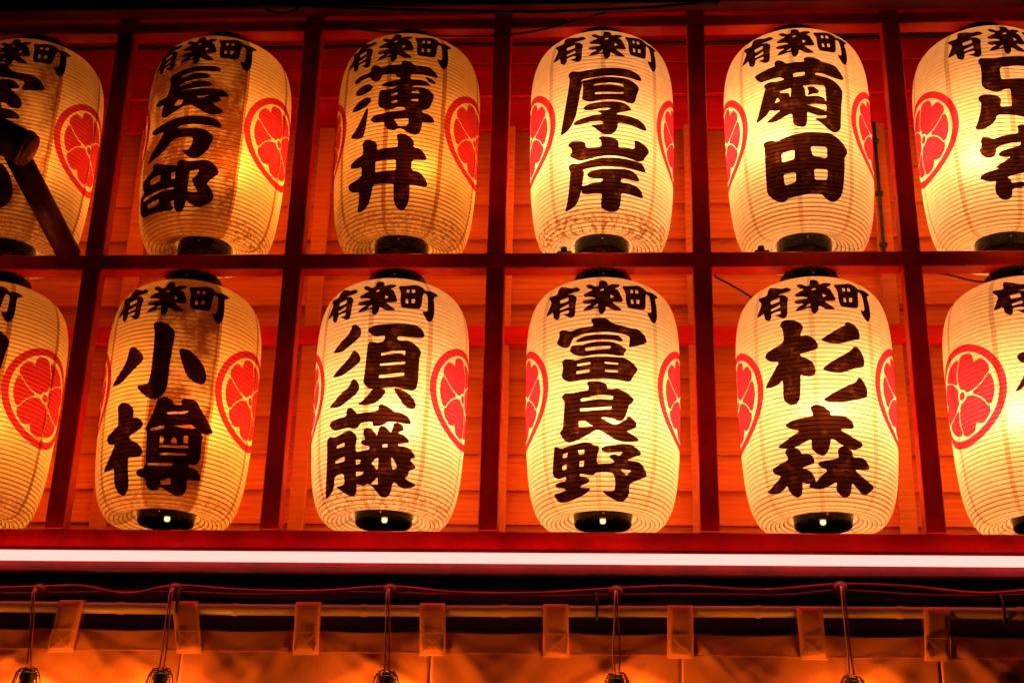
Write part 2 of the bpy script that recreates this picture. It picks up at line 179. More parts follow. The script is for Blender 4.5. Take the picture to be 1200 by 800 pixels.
    [[(-35.9,490.6), (-35.3,497.3), (-29,505), (-19.4,505.6), (-19.7,522.1), (-16.9,529.4), (-13,524.8), (-10.1,514.6), (-3,518.6), (5.9,519), (6.2,532), (8.7,535.8), (12.9,530.6), (15.6,519.5), (22.3,519.3), (28.4,518.5), (32.9,505.2), (35.4,490.7), (34.1,484.2), (28.7,486.7), (21,486.8), (13.5,482.8), (13.7,471.1), (14.6,465), (20.4,468.2), (25.5,466.3), (29.9,452.6), (24.8,447.8), (15.7,442.7), (15.3,436.6), (20.7,441.9), (26.6,439.9), (31.1,428.8), (32.8,418.8), (31.9,400.4), (30,375.4), (27.6,364), (23.4,358.5), (24.3,351.6), (29.4,350.1), (33.1,339), (34.4,325), (29.8,319.1), (24.3,318.5), (24.5,302.9), (23.1,279.3), (19.5,268.9), (14.5,273), (9.3,289), (6,288.7), (2.8,281.4), (-1.5,286.6), (-4.7,300.8), (-4.9,314.9), (-9.7,315), (-14.3,319.6), (-17.1,330.6), (-14.7,341.8), (-7.5,345.7), (-0.6,350.2), (7.7,352.9), (11.4,355.3), (10,364.2), (4.2,364.8), (1,357.4), (-4.1,357), (-9.6,369.8), (-11,380.3), (-10.9,397.5), (-10.8,420.9), (-9.6,431.6), (-5.1,430.3), (0.8,433.2), (5.3,440.1), (-1.8,439.3), (-7.9,442.5), (-9.4,450.5), (-7.3,456.1), (-0.4,461.7), (5.9,464.2), (5.3,471.2), (2.4,472.7), (2.7,480.4), (-3.4,486.6), (-9.5,484.3), (-10.2,468.9), (-13.8,464.1), (-17.8,474.2), (-19.5,488.1), (-26.3,487), (-32.9,478.6)],
     [(24.5,478.4), (27,482), (31.5,474.3), (34.4,466.6), (31.6,460.5), (27.6,466.7)],
     [(-34,443.8), (-31.2,458.6), (-24.7,464.9), (-19.5,462.4), (-15.9,448.7), (-18.1,437.4), (-23.9,428.6), (-30.6,433.1)],
     [(-36.4,383.4), (-34.2,399.3), (-27.9,412.7), (-21.7,417.9), (-17.1,408.9), (-17.3,395.7), (-22.1,381.8), (-29.5,376.5)],
     [(-36,294.9), (-31.8,307.2), (-27.6,328.1), (-23.7,357), (-20.5,379.9), (-19.3,370.8), (-19.9,337.5), (-20.9,300.8), (-22.9,274.6), (-27.8,275.3), (-33.8,284.6)]],
    [[(-1,410.7), (4,417.2), (4.5,409.1), (-0.5,407.3)],
     [(-0.2,386.1), (4.3,390.4), (4.7,382.3), (0,380)],
     [(15.1,422.8), (20,428.4), (21.4,419.1), (15.2,416.4)],
     [(15,394), (20.4,398), (20.3,389), (15.1,388.4)],
     [(2.3,320.8), (13.8,325.4), (13.9,308.4), (12.5,298.7), (5.9,298.2), (4.5,311.5)]],
    [],
  ),
  ('usui', '井'): (
    [[(-23.2,254.6), (-20.3,263.4), (-15.4,259.6), (-11.1,249), (-9.6,236.7), (-9.9,218.9), (-4.2,221.9), (2.6,224.8), (6.8,225.6), (6.5,247.9), (5.1,264.7), (7.1,271.8), (11.2,271.3), (16.3,260.7), (19.2,245.6), (18.8,227.3), (23.5,226.2), (27,216.1), (29.7,198.1), (29.2,188.7), (24.1,185.4), (18.2,184.2), (18.3,148.8), (23.8,148.9), (27.4,138.9), (30.9,122.4), (32.1,107.4), (30,102.3), (23.8,101.4), (17.7,103.4), (18.1,80), (17.8,46.9), (15.5,27.3), (12.4,19.2), (8.2,26.2), (5.3,48.3), (4.9,77.9), (4.8,103.3), (-1.2,104.2), (-6.6,104.7), (-12.2,104.2), (-13.8,74.8), (-16.5,46.3), (-22.5,30.1), (-29.1,29.8), (-26.7,54.9), (-25.2,92.6), (-31.3,95.9), (-36.3,109.6), (-37.9,126.1), (-35,132.8), (-23.3,138.4), (-22.8,173.4), (-27.7,173.4), (-33.7,179.8), (-35.3,191.1), (-32.7,202.2), (-22.2,213), (-22.3,235.3)]],
    [[(-10.4,182.8), (-3.7,183.7), (5.8,184.1), (6.1,146.9), (-0.8,147.1), (-8.7,146.1), (-10.6,145.4)]],
    [],
  ),
  ('otaru', '小'): (
    [[(-7.7,505), (-5.4,512.7), (-1.3,511), (3.6,503.6), (8.1,486.6), (9.5,475.3), (9.1,449.7), (8.6,409.3), (8.3,366), (8.4,319.8), (7.8,300.1), (5.3,280.3), (1.7,268.8), (-2.3,269.2), (-7.5,281.3), (-12.2,297.5), (-15,315.2), (-10.2,314.8), (-6.1,318.6), (-5.1,339.8), (-4.7,382.6), (-5,432.8), (-5.6,476.9)],
     [(-25.7,429.9), (-25.1,439), (-21.6,440.9), (-17.4,427.6), (-13.7,413.7), (-11.7,397.8), (-13.3,385.3), (-18.1,369.4), (-23.3,351.1), (-28.8,332.1), (-40.7,330.3), (-36.8,349.6), (-31.5,371.1), (-27,397.2)],
     [(13.2,425.5), (15.7,429.7), (20.4,427), (25.4,413.4), (29.7,396.5), (33.5,376.3), (35.3,354.5), (34.7,334.3), (32.4,327.3), (27.6,328.5), (22.7,338.6), (19.1,359.7), (16,391.6)]],
    [],
    [],
  ),
  ('otaru', '樽'): (
    [[(-30.8,258.5), (-27.8,269.7), (-23.4,268.5), (-18.4,257.9), (-14.7,238.6), (-15.1,217.8), (-11.3,217.1), (-7.4,205.7), (-5.9,192.1), (-9.6,177.5), (-16.8,163.4), (-16,153.5), (-10.9,144.3), (-6.6,130.4), (-4.6,115.1), (-5.9,102.5), (-11,99.8), (-16.6,102.6), (-16.1,65.5), (-15.6,23.4), (-18.6,4.2), (-22.8,-2.1), (-27.3,7.5), (-30.4,29.8), (-29.7,79.5), (-36.6,75.2), (-43.8,76.2), (-38.1,100.2), (-32.4,129.5), (-30,146.6), (-35.9,149.2), (-40.5,166.6), (-39.8,177.3), (-31.2,194.8), (-28.2,202.4), (-29.2,233.9)],
     [(1.9,256.2), (2.4,271.8), (7.8,278), (12.6,269.7), (14.8,254.8), (20.2,257), (19,268), (20.6,276.6), (26.1,277.9), (31,271.4), (33.5,254.2), (36.9,237.7), (41.7,215), (46,190.2), (40.7,182.4), (35.6,184.6), (38.6,171.9), (37.4,161.4), (38.2,128.2), (38.2,102.1), (35.7,89), (30.2,89), (30.1,80.1), (35.7,78.1), (40.1,65.2), (41.7,50), (36.3,45.2), (30.6,44.3), (31.9,22.6), (30.4,3.2), (24.2,-1.4), (17.4,6.4), (10.8,18.4), (8.9,8.8), (3.6,7.4), (-0.7,17.5), (-1.3,39.4), (-7.2,45.4), (-9.5,56.6), (-7.9,65), (-1.8,69.7), (-2.1,113), (-2.8,172.8), (-4.7,179.6), (-2.4,203.1), (0.6,233.4)]],
    [[(10.4,35.1), (18.1,43.9), (18.7,27.2), (11.2,23.7)],
     [(-0.5,82), (9.2,82.8), (18.3,85.2), (18.2,77.9), (7.5,74.1), (0.2,74.8)],
     [(8.1,111.6), (27.2,117.5), (27.9,111.6), (8.2,104.7)],
     [(7,133.3), (28,139.4), (28.2,132.4), (7.2,126.7)],
     [(7.2,161.7), (10.2,154.7), (9.7,139.8), (7.3,139.2)],
     [(15.7,156.2), (18.4,159.1), (19.8,143), (15.2,140.6)],
     [(23.8,167.2), (27,169.8), (27.7,147), (24.4,145)],
     [(-0.9,181.9), (9.2,192.1), (9.5,181.5), (0.2,177)],
     [(15.6,193.7), (28.3,202.3), (32.4,193.7), (23.1,189.4)],
     [(10,231.2), (25.3,241.5), (23.7,232.9), (11.1,225.3)]],
    [],
  ),
  ('oshamambe', '長'): (
    [[(-22.9,496.5), (-21,505.9), (-14.8,512.8), (-7.3,520.3), (1.8,523.4), (10.3,524), (17.1,522.7), (20.7,512.2), (18.4,503.8), (10.9,503.9), (2.3,504.7), (-4.8,501.4), (-12.2,494.2), (-6.3,491.4), (-1,498.4), (6,497.5), (10.3,494.6), (13.4,485.2), (10.7,477.8), (3.1,475.5), (-5.7,471.3), (-12,462.9), (-5.5,465.2), (1.6,469.7), (8.4,468.7), (12.7,465.6), (15.1,454), (11.5,447.5), (4,443.8), (-4.8,441.1), (-13.2,437.6), (-6.6,438.4), (2.4,440.1), (10.8,441.3), (19.1,440.7), (25,436.1), (29.2,418.2), (24.7,414.1), (20.6,413.7), (23.4,401.7), (20.3,392.2), (16.3,388.3), (20.7,377), (25.9,362.9), (22.9,351.4), (17.4,344.8), (11.4,352.8), (5.1,370), (-0.4,382.7), (-5.8,379.8), (-11.1,369.8), (-17.9,359.3), (-23.1,351.9), (-27.8,365.9), (-27.1,394), (-26.4,404.8), (-33,405.1), (-38,419.8), (-34.1,428.7), (-23.8,430.5), (-22.6,446.5), (-20.8,471.8)]],
    [[(-14.8,394.6), (-11.4,409), (-6.9,401.6), (-8.7,387.3), (-14,385.9)],
     [(3.1,412.5), (13.1,416.5), (10,408.5), (5,406.6)],
     [(-11.5,490.2), (-2.8,496.3), (-2.7,492.2), (-10.9,486.1)],
     [(-12,460.2), (-1.9,466.3), (-1.7,462.2), (-11.4,457.1)]],
    [],
  ),
  ('oshamambe', '万'): (
    [[(-38.3,323.2), (-32.4,328.6), (-21.4,334.3), (-11.3,341.5), (-0.3,342.7), (10,341.7), (17.5,337.2), (22.7,326.7), (26,309.9), (24.1,304), (17.5,307), (9.1,310.2), (0.5,312), (-7.4,309.9), (-10.2,302.7), (-2.6,299.7), (6,300), (12,293.9), (17.3,282.4), (20.5,268.7), (19,246), (16.4,218.9), (11.9,199.6), (7,190.3), (1.6,200.2), (-4.4,224.5), (1.1,220.5), (4.1,240.2), (4.8,265.7), (-1.8,267.7), (-10.1,268.5), (-14.7,253.7), (-19.5,236.3), (-27.2,219.2), (-40.9,209.9), (-36.3,240), (-28.5,265.7), (-22.9,296.3), (-23.3,304.3), (-30,303.9), (-35.2,308.1)]],
    [],
    [],
  ),
  ('oshamambe', '部'): (
    [[(-32.3,192.8), (-29.2,201.5), (-21.4,188.3), (-13.7,179.6), (-7.7,174.6), (-6.8,167.3), (-6.2,188.6), (-2.5,191), (2.1,183.4), (8.9,184.5), (15.4,189.5), (20.6,184), (25.1,168.6), (27.7,152.5), (25.9,140.5), (21.3,123.9), (18.7,110.4), (23,93), (25.8,71.1), (24.9,57.3), (20.9,45.3), (15.7,35.7), (11.2,36.3), (6.5,45.7), (3.2,56.2), (2.4,37), (-0.1,23.6), (-4,22.7), (-7,30.2), (-7.8,46.3), (-9.2,28.1), (-15.7,30.3), (-25.3,34.5), (-36.8,38.4), (-46.9,41.9), (-52.8,65.1), (-52.5,96.9), (-50,114.6), (-43,117.5), (-46.9,145.8), (-46.1,162.9), (-36.8,169.9), (-31.1,179.9)]],
    [[(-34.2,149.8), (-21.8,154), (-22,132.7), (-33,131)],
     [(-11.1,148.6), (-7.4,153.4), (-7.3,128.3), (-10.8,130.4)],
     [(4.5,149), (12,157.2), (10.8,138.3), (6.9,122.2), (9,103.2), (12.5,82.9), (7.7,81), (3.9,84.6), (4.3,117.5)],
     [(-44.7,99), (-32.5,101.1), (-22.1,103.2), (-13.2,101), (-7.7,100.8), (-8,94.7), (-17.5,97.6), (-28.2,92.5), (-43.8,91.3)],
     [(-37.5,73.7), (-22.7,74.1), (-23.4,55.8), (-37,57.6)],
     [(-10.4,57.8), (-7.4,59.5), (-7.7,40), (-10.1,44.1)]],
    [],
  ),
  ('muroran', '室'): (
    [[(-14.1,544.1), (-8.6,548.5), (-2.5,538.5), (1.7,521.7), (2.9,513.5), (10.7,507.5), (18.9,506.8), (25.1,494.6), (29.1,475.4), (30.8,461.6), (24.1,451.5), (12.2,444.6), (15,477.9), (8.3,482.9), (1.4,487.4), (-5.8,492.5), (-17.7,499.6), (-26.5,502.3), (-29,481.5), (-40.1,498.3), (-51.3,540.2), (-44,550.8), (-25.4,523.2), (-14.6,521.1), (-17.7,538.1)],
     [(-23.6,491), (-5.5,484.2), (4.1,482), (9.7,467), (11.9,452.3), (6.3,448.1), (4.7,445.9), (9.4,431.4), (14.2,410.4), (15.4,388), (13.1,375), (7.2,380), (2.4,394.9), (-2,399.1), (-12.8,398.8), (-17.9,422), (-9.1,440.1), (-18.4,454)],
     [(-14,380.3), (-1.2,379.2), (7.5,372.4), (13.6,359.7), (15.9,341.6), (8.7,338.4), (0.2,342.7), (-11.4,343.8)],
     [(-15.5,327.2), (0.7,331.1), (9.3,323.2), (15.4,311.1), (17.8,289.6), (10.7,285.4), (2.3,287.7), (-12.9,289.4)],
     [(-5.6,399.8), (-0.3,398.7), (4.1,283.8), (-1,283.9)]],
    [],
    [],
  ),
  ('muroran', '蘭'): (
    [[(-23.9,183.5), (7.3,187.9), (15.3,147.8), (20.1,93.6), (17.6,51.5), (7.7,29.8), (-18.6,26.7)]],
    [],
    [],
  ),
  ('ashoro', '足'): (
    [[(-24.1,514.1), (-21.8,523.7), (-17.2,520.3), (-11.8,515.9), (-5.3,521), (4.8,526), (15.8,531.5), (26.6,540.4), (33.3,532.5), (30.8,485.3), (26.5,440.8), (19.9,429.3), (13.9,419.9), (11.8,365.9), (21.9,369.2), (21.6,344.9), (11.3,335.7), (10.1,305.5), (0.6,312.9), (-7.3,316.1), (-14.3,318.1), (-16.4,296.8), (-19.8,284.3), (-24.7,276.1), (-31.7,279.3), (-28.6,306.1), (-25.8,340.7), (-24.8,365.5), (-26.9,378.9), (-25.8,390.9), (-21.8,394.1), (-16.4,389.7), (-12,382), (-10.1,368.2), (-11.7,344.9), (-6.6,343.8), (-3.1,343.6), (-2.7,375.3), (-2.6,407.1), (-7.5,403.7), (-11.6,394.9), (-16.2,400.1), (-20.6,411), (-23.3,426.4), (-22.3,465.5), (-22.2,492.8)]],
    [[(-8.7,482.3), (2,489.1), (13.5,494.2), (13.9,450.5), (2.4,444.1), (-8.6,439.6)]],
    [],
  ),
  ('ashoro', '寄'): (
    [[(-28.4,240.4), (-26.9,249.1), (-22.3,246), (-18.6,237.1), (-12.2,246.2), (-1,251.1), (-0.2,268.7), (-1.3,275.9), (1.4,283.5), (9.1,284.8), (13.2,271), (12.6,252.4), (22.2,250.1), (28.3,231.7), (21.2,209.5), (19.6,225.9), (12.1,228.9), (-0.4,224.7), (-9.7,217.2), (-17.4,208.9), (-18.2,193.3), (-19.7,180.1), (-24.1,176.5), (-28.6,188.8), (-30.3,206.2), (-28.1,222.3)],
     [(-16.8,187.6), (-14.2,195), (-6.9,203.8), (-0.3,211.2), (0.9,227.8), (8.5,228.6), (7.9,206.6), (17,205.6), (20.6,191), (10.9,181.8), (18,167.5), (15.8,151.8), (6.9,160.6), (0.9,155.2), (5.6,139.3), (17.7,144.8), (20.3,127.7), (15.2,117.1), (11.8,61.8), (7,40.5), (1.6,45.3), (2.7,124.7), (-4,118.8), (-12.4,109.5), (-9.4,100.2), (-9.2,90.1), (0.4,96.7), (0.3,77.6), (-9.1,73.9), (-9.6,48.2), (-13.2,39.3), (-18.1,42.7), (-22.1,62.4), (-22,82), (-20.6,101.2), (-26.2,102.3), (-32.4,115.2), (-31.7,125.3), (-26.9,132.9), (-16.4,140.4), (-20.6,144.4), (-14.3,158.3), (-7.7,173.8), (-12.4,173.4), (-16.2,178.4)]],
    [],
    [],
  ),
  ('lowleft', 'stroke'): (
    [[(-2.2,493), (35.5,494.2), (40.3,483.2), (43.3,468.2), (42.8,448.6), (41.5,417.5), (40.3,370.4), (27.8,348), (20.4,446.8), (0.4,440)]],
    [],
    [],
  ),
  ('lowright', '木'): (
    [[(-34.6,403.9), (-31.4,415), (-24.4,417.7), (-22.4,450.9), (-15.5,449.6), (-15.9,415.7), (-2.7,410), (-4.2,383.6), (-15,382.2), (-5.5,337.4), (-10.8,321.4), (-18,356.9), (-20.5,266.3), (-27.4,263.1), (-25.9,343.2), (-33.1,305.8), (-38.5,298.9), (-33,331.1), (-26,379.2), (-32.2,384.6)]],
    [],
    [],
  ),
}
TURN = {'muroran': 0.2, 'oshamambe': -7.1, 'usui': -5.7, 'akkeshi': 4.9, 'kikuta': -5.5, 'ashoro': 5.3, 'otaru': -1.8, 'sudo': -5.8, 'furano': 0.3, 'sugimori': -4.3, 'lowleft': -8.1, 'lowright': 14.1}

# ------------------------------------------------------------------ material helpers
def new_mat(name):
    m = bpy.data.materials.new(name)
    m.use_nodes = True
    nt = m.node_tree
    nt.nodes.clear()
    out = nt.nodes.new("ShaderNodeOutputMaterial")
    return m, nt, out

class NT:
    """tiny helper for wiring nodes"""
    def __init__(s, nt): s.nt = nt
    def n(s, typ, **kw):
        nd = s.nt.nodes.new(typ)
        for k, v in kw.items(): setattr(nd, k, v)
        return nd
    def l(s, a, b): s.nt.links.new(a, b)
    def put(s, sock, v):
        if hasattr(v, "is_output") or isinstance(v, bpy.types.NodeSocket): s.l(v, sock)
        else: sock.default_value = v
    def math(s, op, a, b=None, c=None, clamp=False):
        nd = s.n("ShaderNodeMath", operation=op, use_clamp=clamp)
        for i, v in enumerate((a, b, c)):
            if v is not None: s.put(nd.inputs[i], v)
        return nd.outputs[0]
    def ramp(s, v, a, b, o0=0.0, o1=1.0):
        nd = s.n("ShaderNodeMapRange")
        nd.interpolation_type = 'SMOOTHSTEP'
        s.put(nd.inputs[0], v)
        for i, q in enumerate((a, b, o0, o1)): nd.inputs[i + 1].default_value = q
        return nd.outputs[0]
    def mix(s, fac, a, b, blend='MIX'):
        nd = s.n("ShaderNodeMix", data_type='RGBA', blend_type=blend)
        s.put(nd.inputs[0], fac)
        for sock, v in ((nd.inputs[6], a), (nd.inputs[7], b)):
            if isinstance(v, tuple) and len(v) == 3: v = v + (1.0,)
            s.put(sock, v)
        return nd.outputs[2]
    def noise(s, vec, scale, detail=3.0, rough=0.55):
        nd = s.n("ShaderNodeTexNoise")
        s.l(vec, nd.inputs["Vector"])
        nd.inputs["Scale"].default_value = scale
        nd.inputs["Detail"].default_value = detail
        nd.inputs["Roughness"].default_value = rough
        return nd.outputs[0]
    def mapping(s, vec, scale, loc=(0, 0, 0)):
        nd = s.n("ShaderNodeMapping")
        s.l(vec, nd.inputs[0])
        nd.inputs["Scale"].default_value = scale
        s.put(nd.inputs["Location"], loc)
        return nd.outputs[0]

def simple_mat(name, col, rough=0.5, spec=0.5, metallic=0.0, var=0.3, scale=9.0, bump=0.0, stretch=(1, 1, 1)):
    m, nt, out = new_mat(name)
    t = NT(nt)
    tc = t.n("ShaderNodeTexCoord")
    info = t.n("ShaderNodeObjectInfo")
    off = t.math('MULTIPLY', info.outputs["Random"], 37.0)
    comb = t.n("ShaderNodeCombineXYZ")
    for i in range(3): t.l(off, comb.inputs[i])
    vec = t.mapping(tc.outputs["Object"], stretch, comb.outputs[0])
    n1 = t.noise(vec, scale, 5.0, 0.6)
    n2 = t.noise(vec, scale * 6.0, 3.0, 0.6)
    f = t.ramp(n1, 0.35, 0.68)
    dark = tuple(c * (1 - var) for c in col)
    lite = tuple(min(1, c * (1 + var * 0.6)) for c in col)
    c = t.mix(f, dark, lite)
    rnd = t.math('MULTIPLY_ADD', info.outputs["Random"], 0.3 * var * 2, 1 - 0.3 * var)
    hs = t.n("ShaderNodeHueSaturation")
    t.l(rnd, hs.inputs["Value"]); t.l(c, hs.inputs["Color"])
    b = t.n("ShaderNodeBsdfPrincipled")
    t.l(hs.outputs[0], b.inputs["Base Color"])
    t.l(t.ramp(n2, 0.2, 0.8, max(0.02, rough - 0.12), min(1, rough + 0.12)), b.inputs["Roughness"])
    b.inputs["Specular IOR Level"].default_value = spec
    b.inputs["Metallic"].default_value = metallic
    if bump:
        bp = t.n("ShaderNodeBump")
        bp.inputs["Strength"].default_value = bump
        bp.inputs["Distance"].default_value = 0.004
        t.l(n2, bp.inputs["Height"])
        t.l(bp.outputs[0], b.inputs["Normal"])
    t.l(b.outputs[0], out.inputs[0])
    return m

def wood_mat(name, col, dark, spec=0.25, knots=True):
    m, nt, out = new_mat(name)
    t = NT(nt)
    tc = t.n("ShaderNodeTexCoord")
    info = t.n("ShaderNodeObjectInfo")
    off = t.math('MULTIPLY', info.outputs["Random"], 53.0)
    comb = t.n("ShaderNodeCombineXYZ")
    for i in range(3): t.l(off, comb.inputs[i])
    vec = t.mapping(tc.outputs["Object"], (0.55, 5.0, 5.0), comb.outputs[0])
    big = t.noise(vec, 2.2, 3.0, 0.5)
    grain = t.noise(t.mapping(tc.outputs["Object"], (1.2, 30.0, 30.0), comb.outputs[0]), 4.0, 6.0, 0.65)
    wv = t.n("ShaderNodeTexWave", wave_type='BANDS', bands_direction='Z', wave_profile='SIN')
    t.l(vec, wv.inputs["Vector"])
    wv.inputs["Scale"].default_value = 3.0
    wv.inputs["Distortion"].default_value = 9.0
    wv.inputs["Detail"].default_value = 3.0
    wv.inputs["Detail Scale"].default_value = 1.2
    f = t.math('MULTIPLY_ADD', wv.outputs["Fac"], 0.16, t.math('MULTIPLY', grain, 0.84))
    c = t.mix(t.ramp(f, 0.25, 0.75), dark, col)
    c = t.mix(t.ramp(big, 0.35, 0.62, 0.55, 0.0), c, dark)
    if knots:
        vo = t.n("ShaderNodeTexVoronoi")
        t.l(t.mapping(tc.outputs["Object"], (1.0, 1.0, 2.0), comb.outputs[0]), vo.inputs["Vector"])
        vo.inputs["Scale"].default_value = 2.6
        kn = t.ramp(vo.outputs["Distance"], 0.02, 0.065, 0.85, 0.0)
        c = t.mix(kn, c, tuple(x * 0.28 for x in dark))
    hs = t.n("ShaderNodeHueSaturation")
    t.l(t.math('MULTIPLY_ADD', info.outputs["Random"], 0.45, 0.75), hs.inputs["Value"])
    t.l(c, hs.inputs["Color"])
    b = t.n("ShaderNodeBsdfPrincipled")
    t.l(hs.outputs[0], b.inputs["Base Color"])
    b.inputs["Roughness"].default_value = 0.62
    b.inputs["Specular IOR Level"].default_value = spec
    bp = t.n("ShaderNodeBump")
    bp.inputs["Strength"].default_value = 0.35
    bp.inputs["Distance"].default_value = 0.003
    t.l(grain, bp.inputs["Height"]); t.l(bp.outputs[0], b.inputs["Normal"])
    t.l(b.outputs[0], out.inputs[0])
    return m

def emit_mat(name, col, strength):
    m, nt, out = new_mat(name)
    e = nt.nodes.new("ShaderNodeEmission")
    e.inputs[0].default_value = tuple(col) + (1.0,)
    e.inputs[1].default_value = strength
    nt.links.new(e.outputs[0], out.inputs[0])
    return m

def paper_mat():
    m, nt, out = new_mat("lantern_paper")
    t = NT(nt)
    tc = t.n("ShaderNodeTexCoord")
    P = tc.outputs["Object"]
    sep = t.n("ShaderNodeSeparateXYZ"); t.l(P, sep.inputs[0])
    x, y, z = sep.outputs
    th = t.math('MULTIPLY', t.math('ARCTAN2', x, t.math('MULTIPLY', y, -1.0)), 180 / math.pi)
    def oattr(name):
        a = t.n("ShaderNodeAttribute", attribute_type='OBJECT', attribute_name=name)
        return a.outputs["Fac"]
    seed = oattr("seed")
    comb = t.n("ShaderNodeCombineXYZ")
    for i in range(3): t.l(seed, comb.inputs[i])
    vec = t.mapping(P, (1, 1, 1), comb.outputs[0])
    # paper panels: overlaps every 45 degrees
    ths = t.math('ADD', th, t.math('MULTIPLY_ADD', t.noise(t.mapping(P, (1, 1, 3)), 5.0, 2.0), 2.0, 2.5))
    u = t.math('DIVIDE', ths, 45.0)
    fr = t.math('FRACT', u)
    d = t.math('MULTIPLY', t.math('SUBTRACT', 0.5, t.math('ABSOLUTE', t.math('SUBTRACT', fr, 0.5))), 45.0)
    seam = t.ramp(d, 1.5, 2.1, 1.0, 0.0)
    edge = t.math('MULTIPLY', t.ramp(t.math('ABSOLUTE', t.math('SUBTRACT', d, 1.8)), 0.0, 0.6, 1.0, 0.0), 0.5)
    panel = t.math('FLOOR', u)
    def is_panel(k): return t.math('COMPARE', panel, float(k), 0.1)
    fib = t.noise(vec, 34.0, 5.0, 0.65)
    blot = t.noise(vec, 7.0, 4.0, 0.6)
    weave = t.noise(t.mapping(vec, (60, 60, 330)), 1.0, 2.0, 0.5)
    col = t.mix(t.ramp(fib, 0.3, 0.75), (0.84, 0.71, 0.47), (0.95, 0.85, 0.62))
    col = t.mix(t.math('MULTIPLY', t.ramp(blot, 0.42, 0.72), 0.35), col, (0.72, 0.52, 0.25))
    # overlap of two sheets is browner
    col = t.mix(t.math('MULTIPLY', seam, oattr("seam")), col, (0.40, 0.23, 0.08))
    col = t.mix(t.math('MULTIPLY', edge, t.math('MULTIPLY', oattr("seam"), t.ramp(weave, 0.45, 0.6))), col, (0.16, 0.06, 0.015))
    # sooty old panels
    grime = t.math('ADD', t.math('ADD', t.math('MULTIPLY', is_panel(-1), oattr("soot_a")), t.math('MULTIPLY', is_panel(0), oattr("soot_b"))),
                   t.math('ADD', t.math('MULTIPLY', is_panel(-2), oattr("soot_c")), t.math('MULTIPLY', is_panel(1), oattr("soot_d"))))
    patch = t.ramp(t.noise(t.mapping(vec, (1, 1, 0.6)), 9.0, 4.0, 0.6), 0.35, 0.65, 0.62, 1.12)
    gf = t.math('MULTIPLY', t.math('MULTIPLY', grime, patch), t.math('MULTIPLY_ADD', t.math('ADD', t.math('MULTIPLY', fib, 0.6), weave), 0.9, 0.22), clamp=True)
    col = t.mix(gf, col, (0.13, 0.042, 0.008))
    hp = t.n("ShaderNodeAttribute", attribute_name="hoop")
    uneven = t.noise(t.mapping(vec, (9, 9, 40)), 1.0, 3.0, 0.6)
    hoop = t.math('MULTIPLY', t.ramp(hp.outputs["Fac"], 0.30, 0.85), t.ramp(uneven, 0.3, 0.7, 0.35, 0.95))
    col = t.mix(t.math('MULTIPLY', hoop, t.math('ADD', oattr("hoops"), t.ramp(z, 0.0, 0.06, 0.55, 0.0)), clamp=True), col, (0.30, 0.14, 0.045))  # hoop lines painted dark: paste plus the hoops' shade through the paper
    # crumpled, stained foot of the lantern
    rad = t.math('SQRT', t.math('ADD', t.math('MULTIPLY', x, x), t.math('MULTIPLY', y, y)))
    cth = t.n("ShaderNodeCombineXYZ")
    t.l(t.math('MULTIPLY', th, 0.16), cth.inputs[0]); t.l(t.math('MULTIPLY', z, 70.0), cth.inputs[1]); t.l(seed, cth.inputs[2])
    streak = t.noise(cth.outputs[0], 1.6, 4.0, 0.7)
    low = t.math('MULTIPLY', t.ramp(z, 0.0, 0.045, 1.0, 0.0), t.ramp(rad, 0.115, 0.16))
    foot = t.math('MULTIPLY', t.math('MULTIPLY', low, t.ramp(streak, 0.47, 0.60)), oattr("foot"), clamp=True)
    col = t.mix(foot, col, (0.16, 0.06, 0.02))
    col = t.mix(t.math('MULTIPLY', low, 0.35), col, (0.55, 0.30, 0.10))
    # weaker lamp light on the top shoulders, painted in as darker tan
    col = t.mix(t.ramp(z, 0.56, 0.72, 0.0, 0.4), col, (0.62, 0.38, 0.13))
    bp = t.n("ShaderNodeBump")
    bp.inputs["Strength"].default_value = 0.25
    bp.inputs["Distance"].default_value = 0.003
    t.l(fib, bp.inputs["Height"])
    tr = t.n("ShaderNodeBsdfTranslucent"); t.l(col, tr.inputs[0]); t.l(bp.outputs[0], tr.inputs["Normal"])
    df = t.n("ShaderNodeBsdfDiffuse"); t.l(col, df.inputs[0])
    rf = t.n("ShaderNodeBsdfRefraction"); t.l(col, rf.inputs[0])
    rf.inputs["Roughness"].default_value = 0.85
    rf.inputs["IOR"].default_value = 1.35
    m1 = t.n("ShaderNodeMixShader"); m1.inputs[0].default_value = 0.66
    t.l(df.outputs[0], m1.inputs[1]); t.l(tr.outputs[0], m1.inputs[2])
    m2 = t.n("ShaderNodeMixShader"); m2.inputs[0].default_value = 0.07
    t.l(m1.outputs[0], m2.inputs[1]); t.l(rf.outputs[0], m2.inputs[2])
    t.l(m2.outputs[0], out.inputs[0])
    return m

def paint_mat(name, thick, thin, gloss, cover):
    """translucent paint laid on the paper: it filters the light that comes through"""
    m, nt, out = new_mat(name)
    t = NT(nt)
    tc = t.n("ShaderNodeTexCoord")
    n = t.noise(tc.outputs["Object"], 26.0, 5.0, 0.65)
    n2 = t.noise(t.mapping(tc.outputs["Object"], (90, 90, 200)), 1.0, 2.0, 0.6)
    f = t.math('MULTIPLY', t.ramp(n, 0.50, 0.80), t.ramp(n2, 0.25, 0.75, 0.35, 1.0))
    c = t.mix(f, thick, thin)
    tp = t.n("ShaderNodeBsdfTransparent"); t.l(c, tp.inputs[0])
    df = t.n("ShaderNodeBsdfDiffuse"); df.inputs[0].default_value = gloss + (1.0,)
    mx = t.n("ShaderNodeMixShader"); mx.inputs[0].default_value = cover
    t.l(tp.outputs[0], mx.inputs[1]); t.l(df.outputs[0], mx.inputs[2])
    t.l(mx.outputs[0], out.inputs[0])
    return m

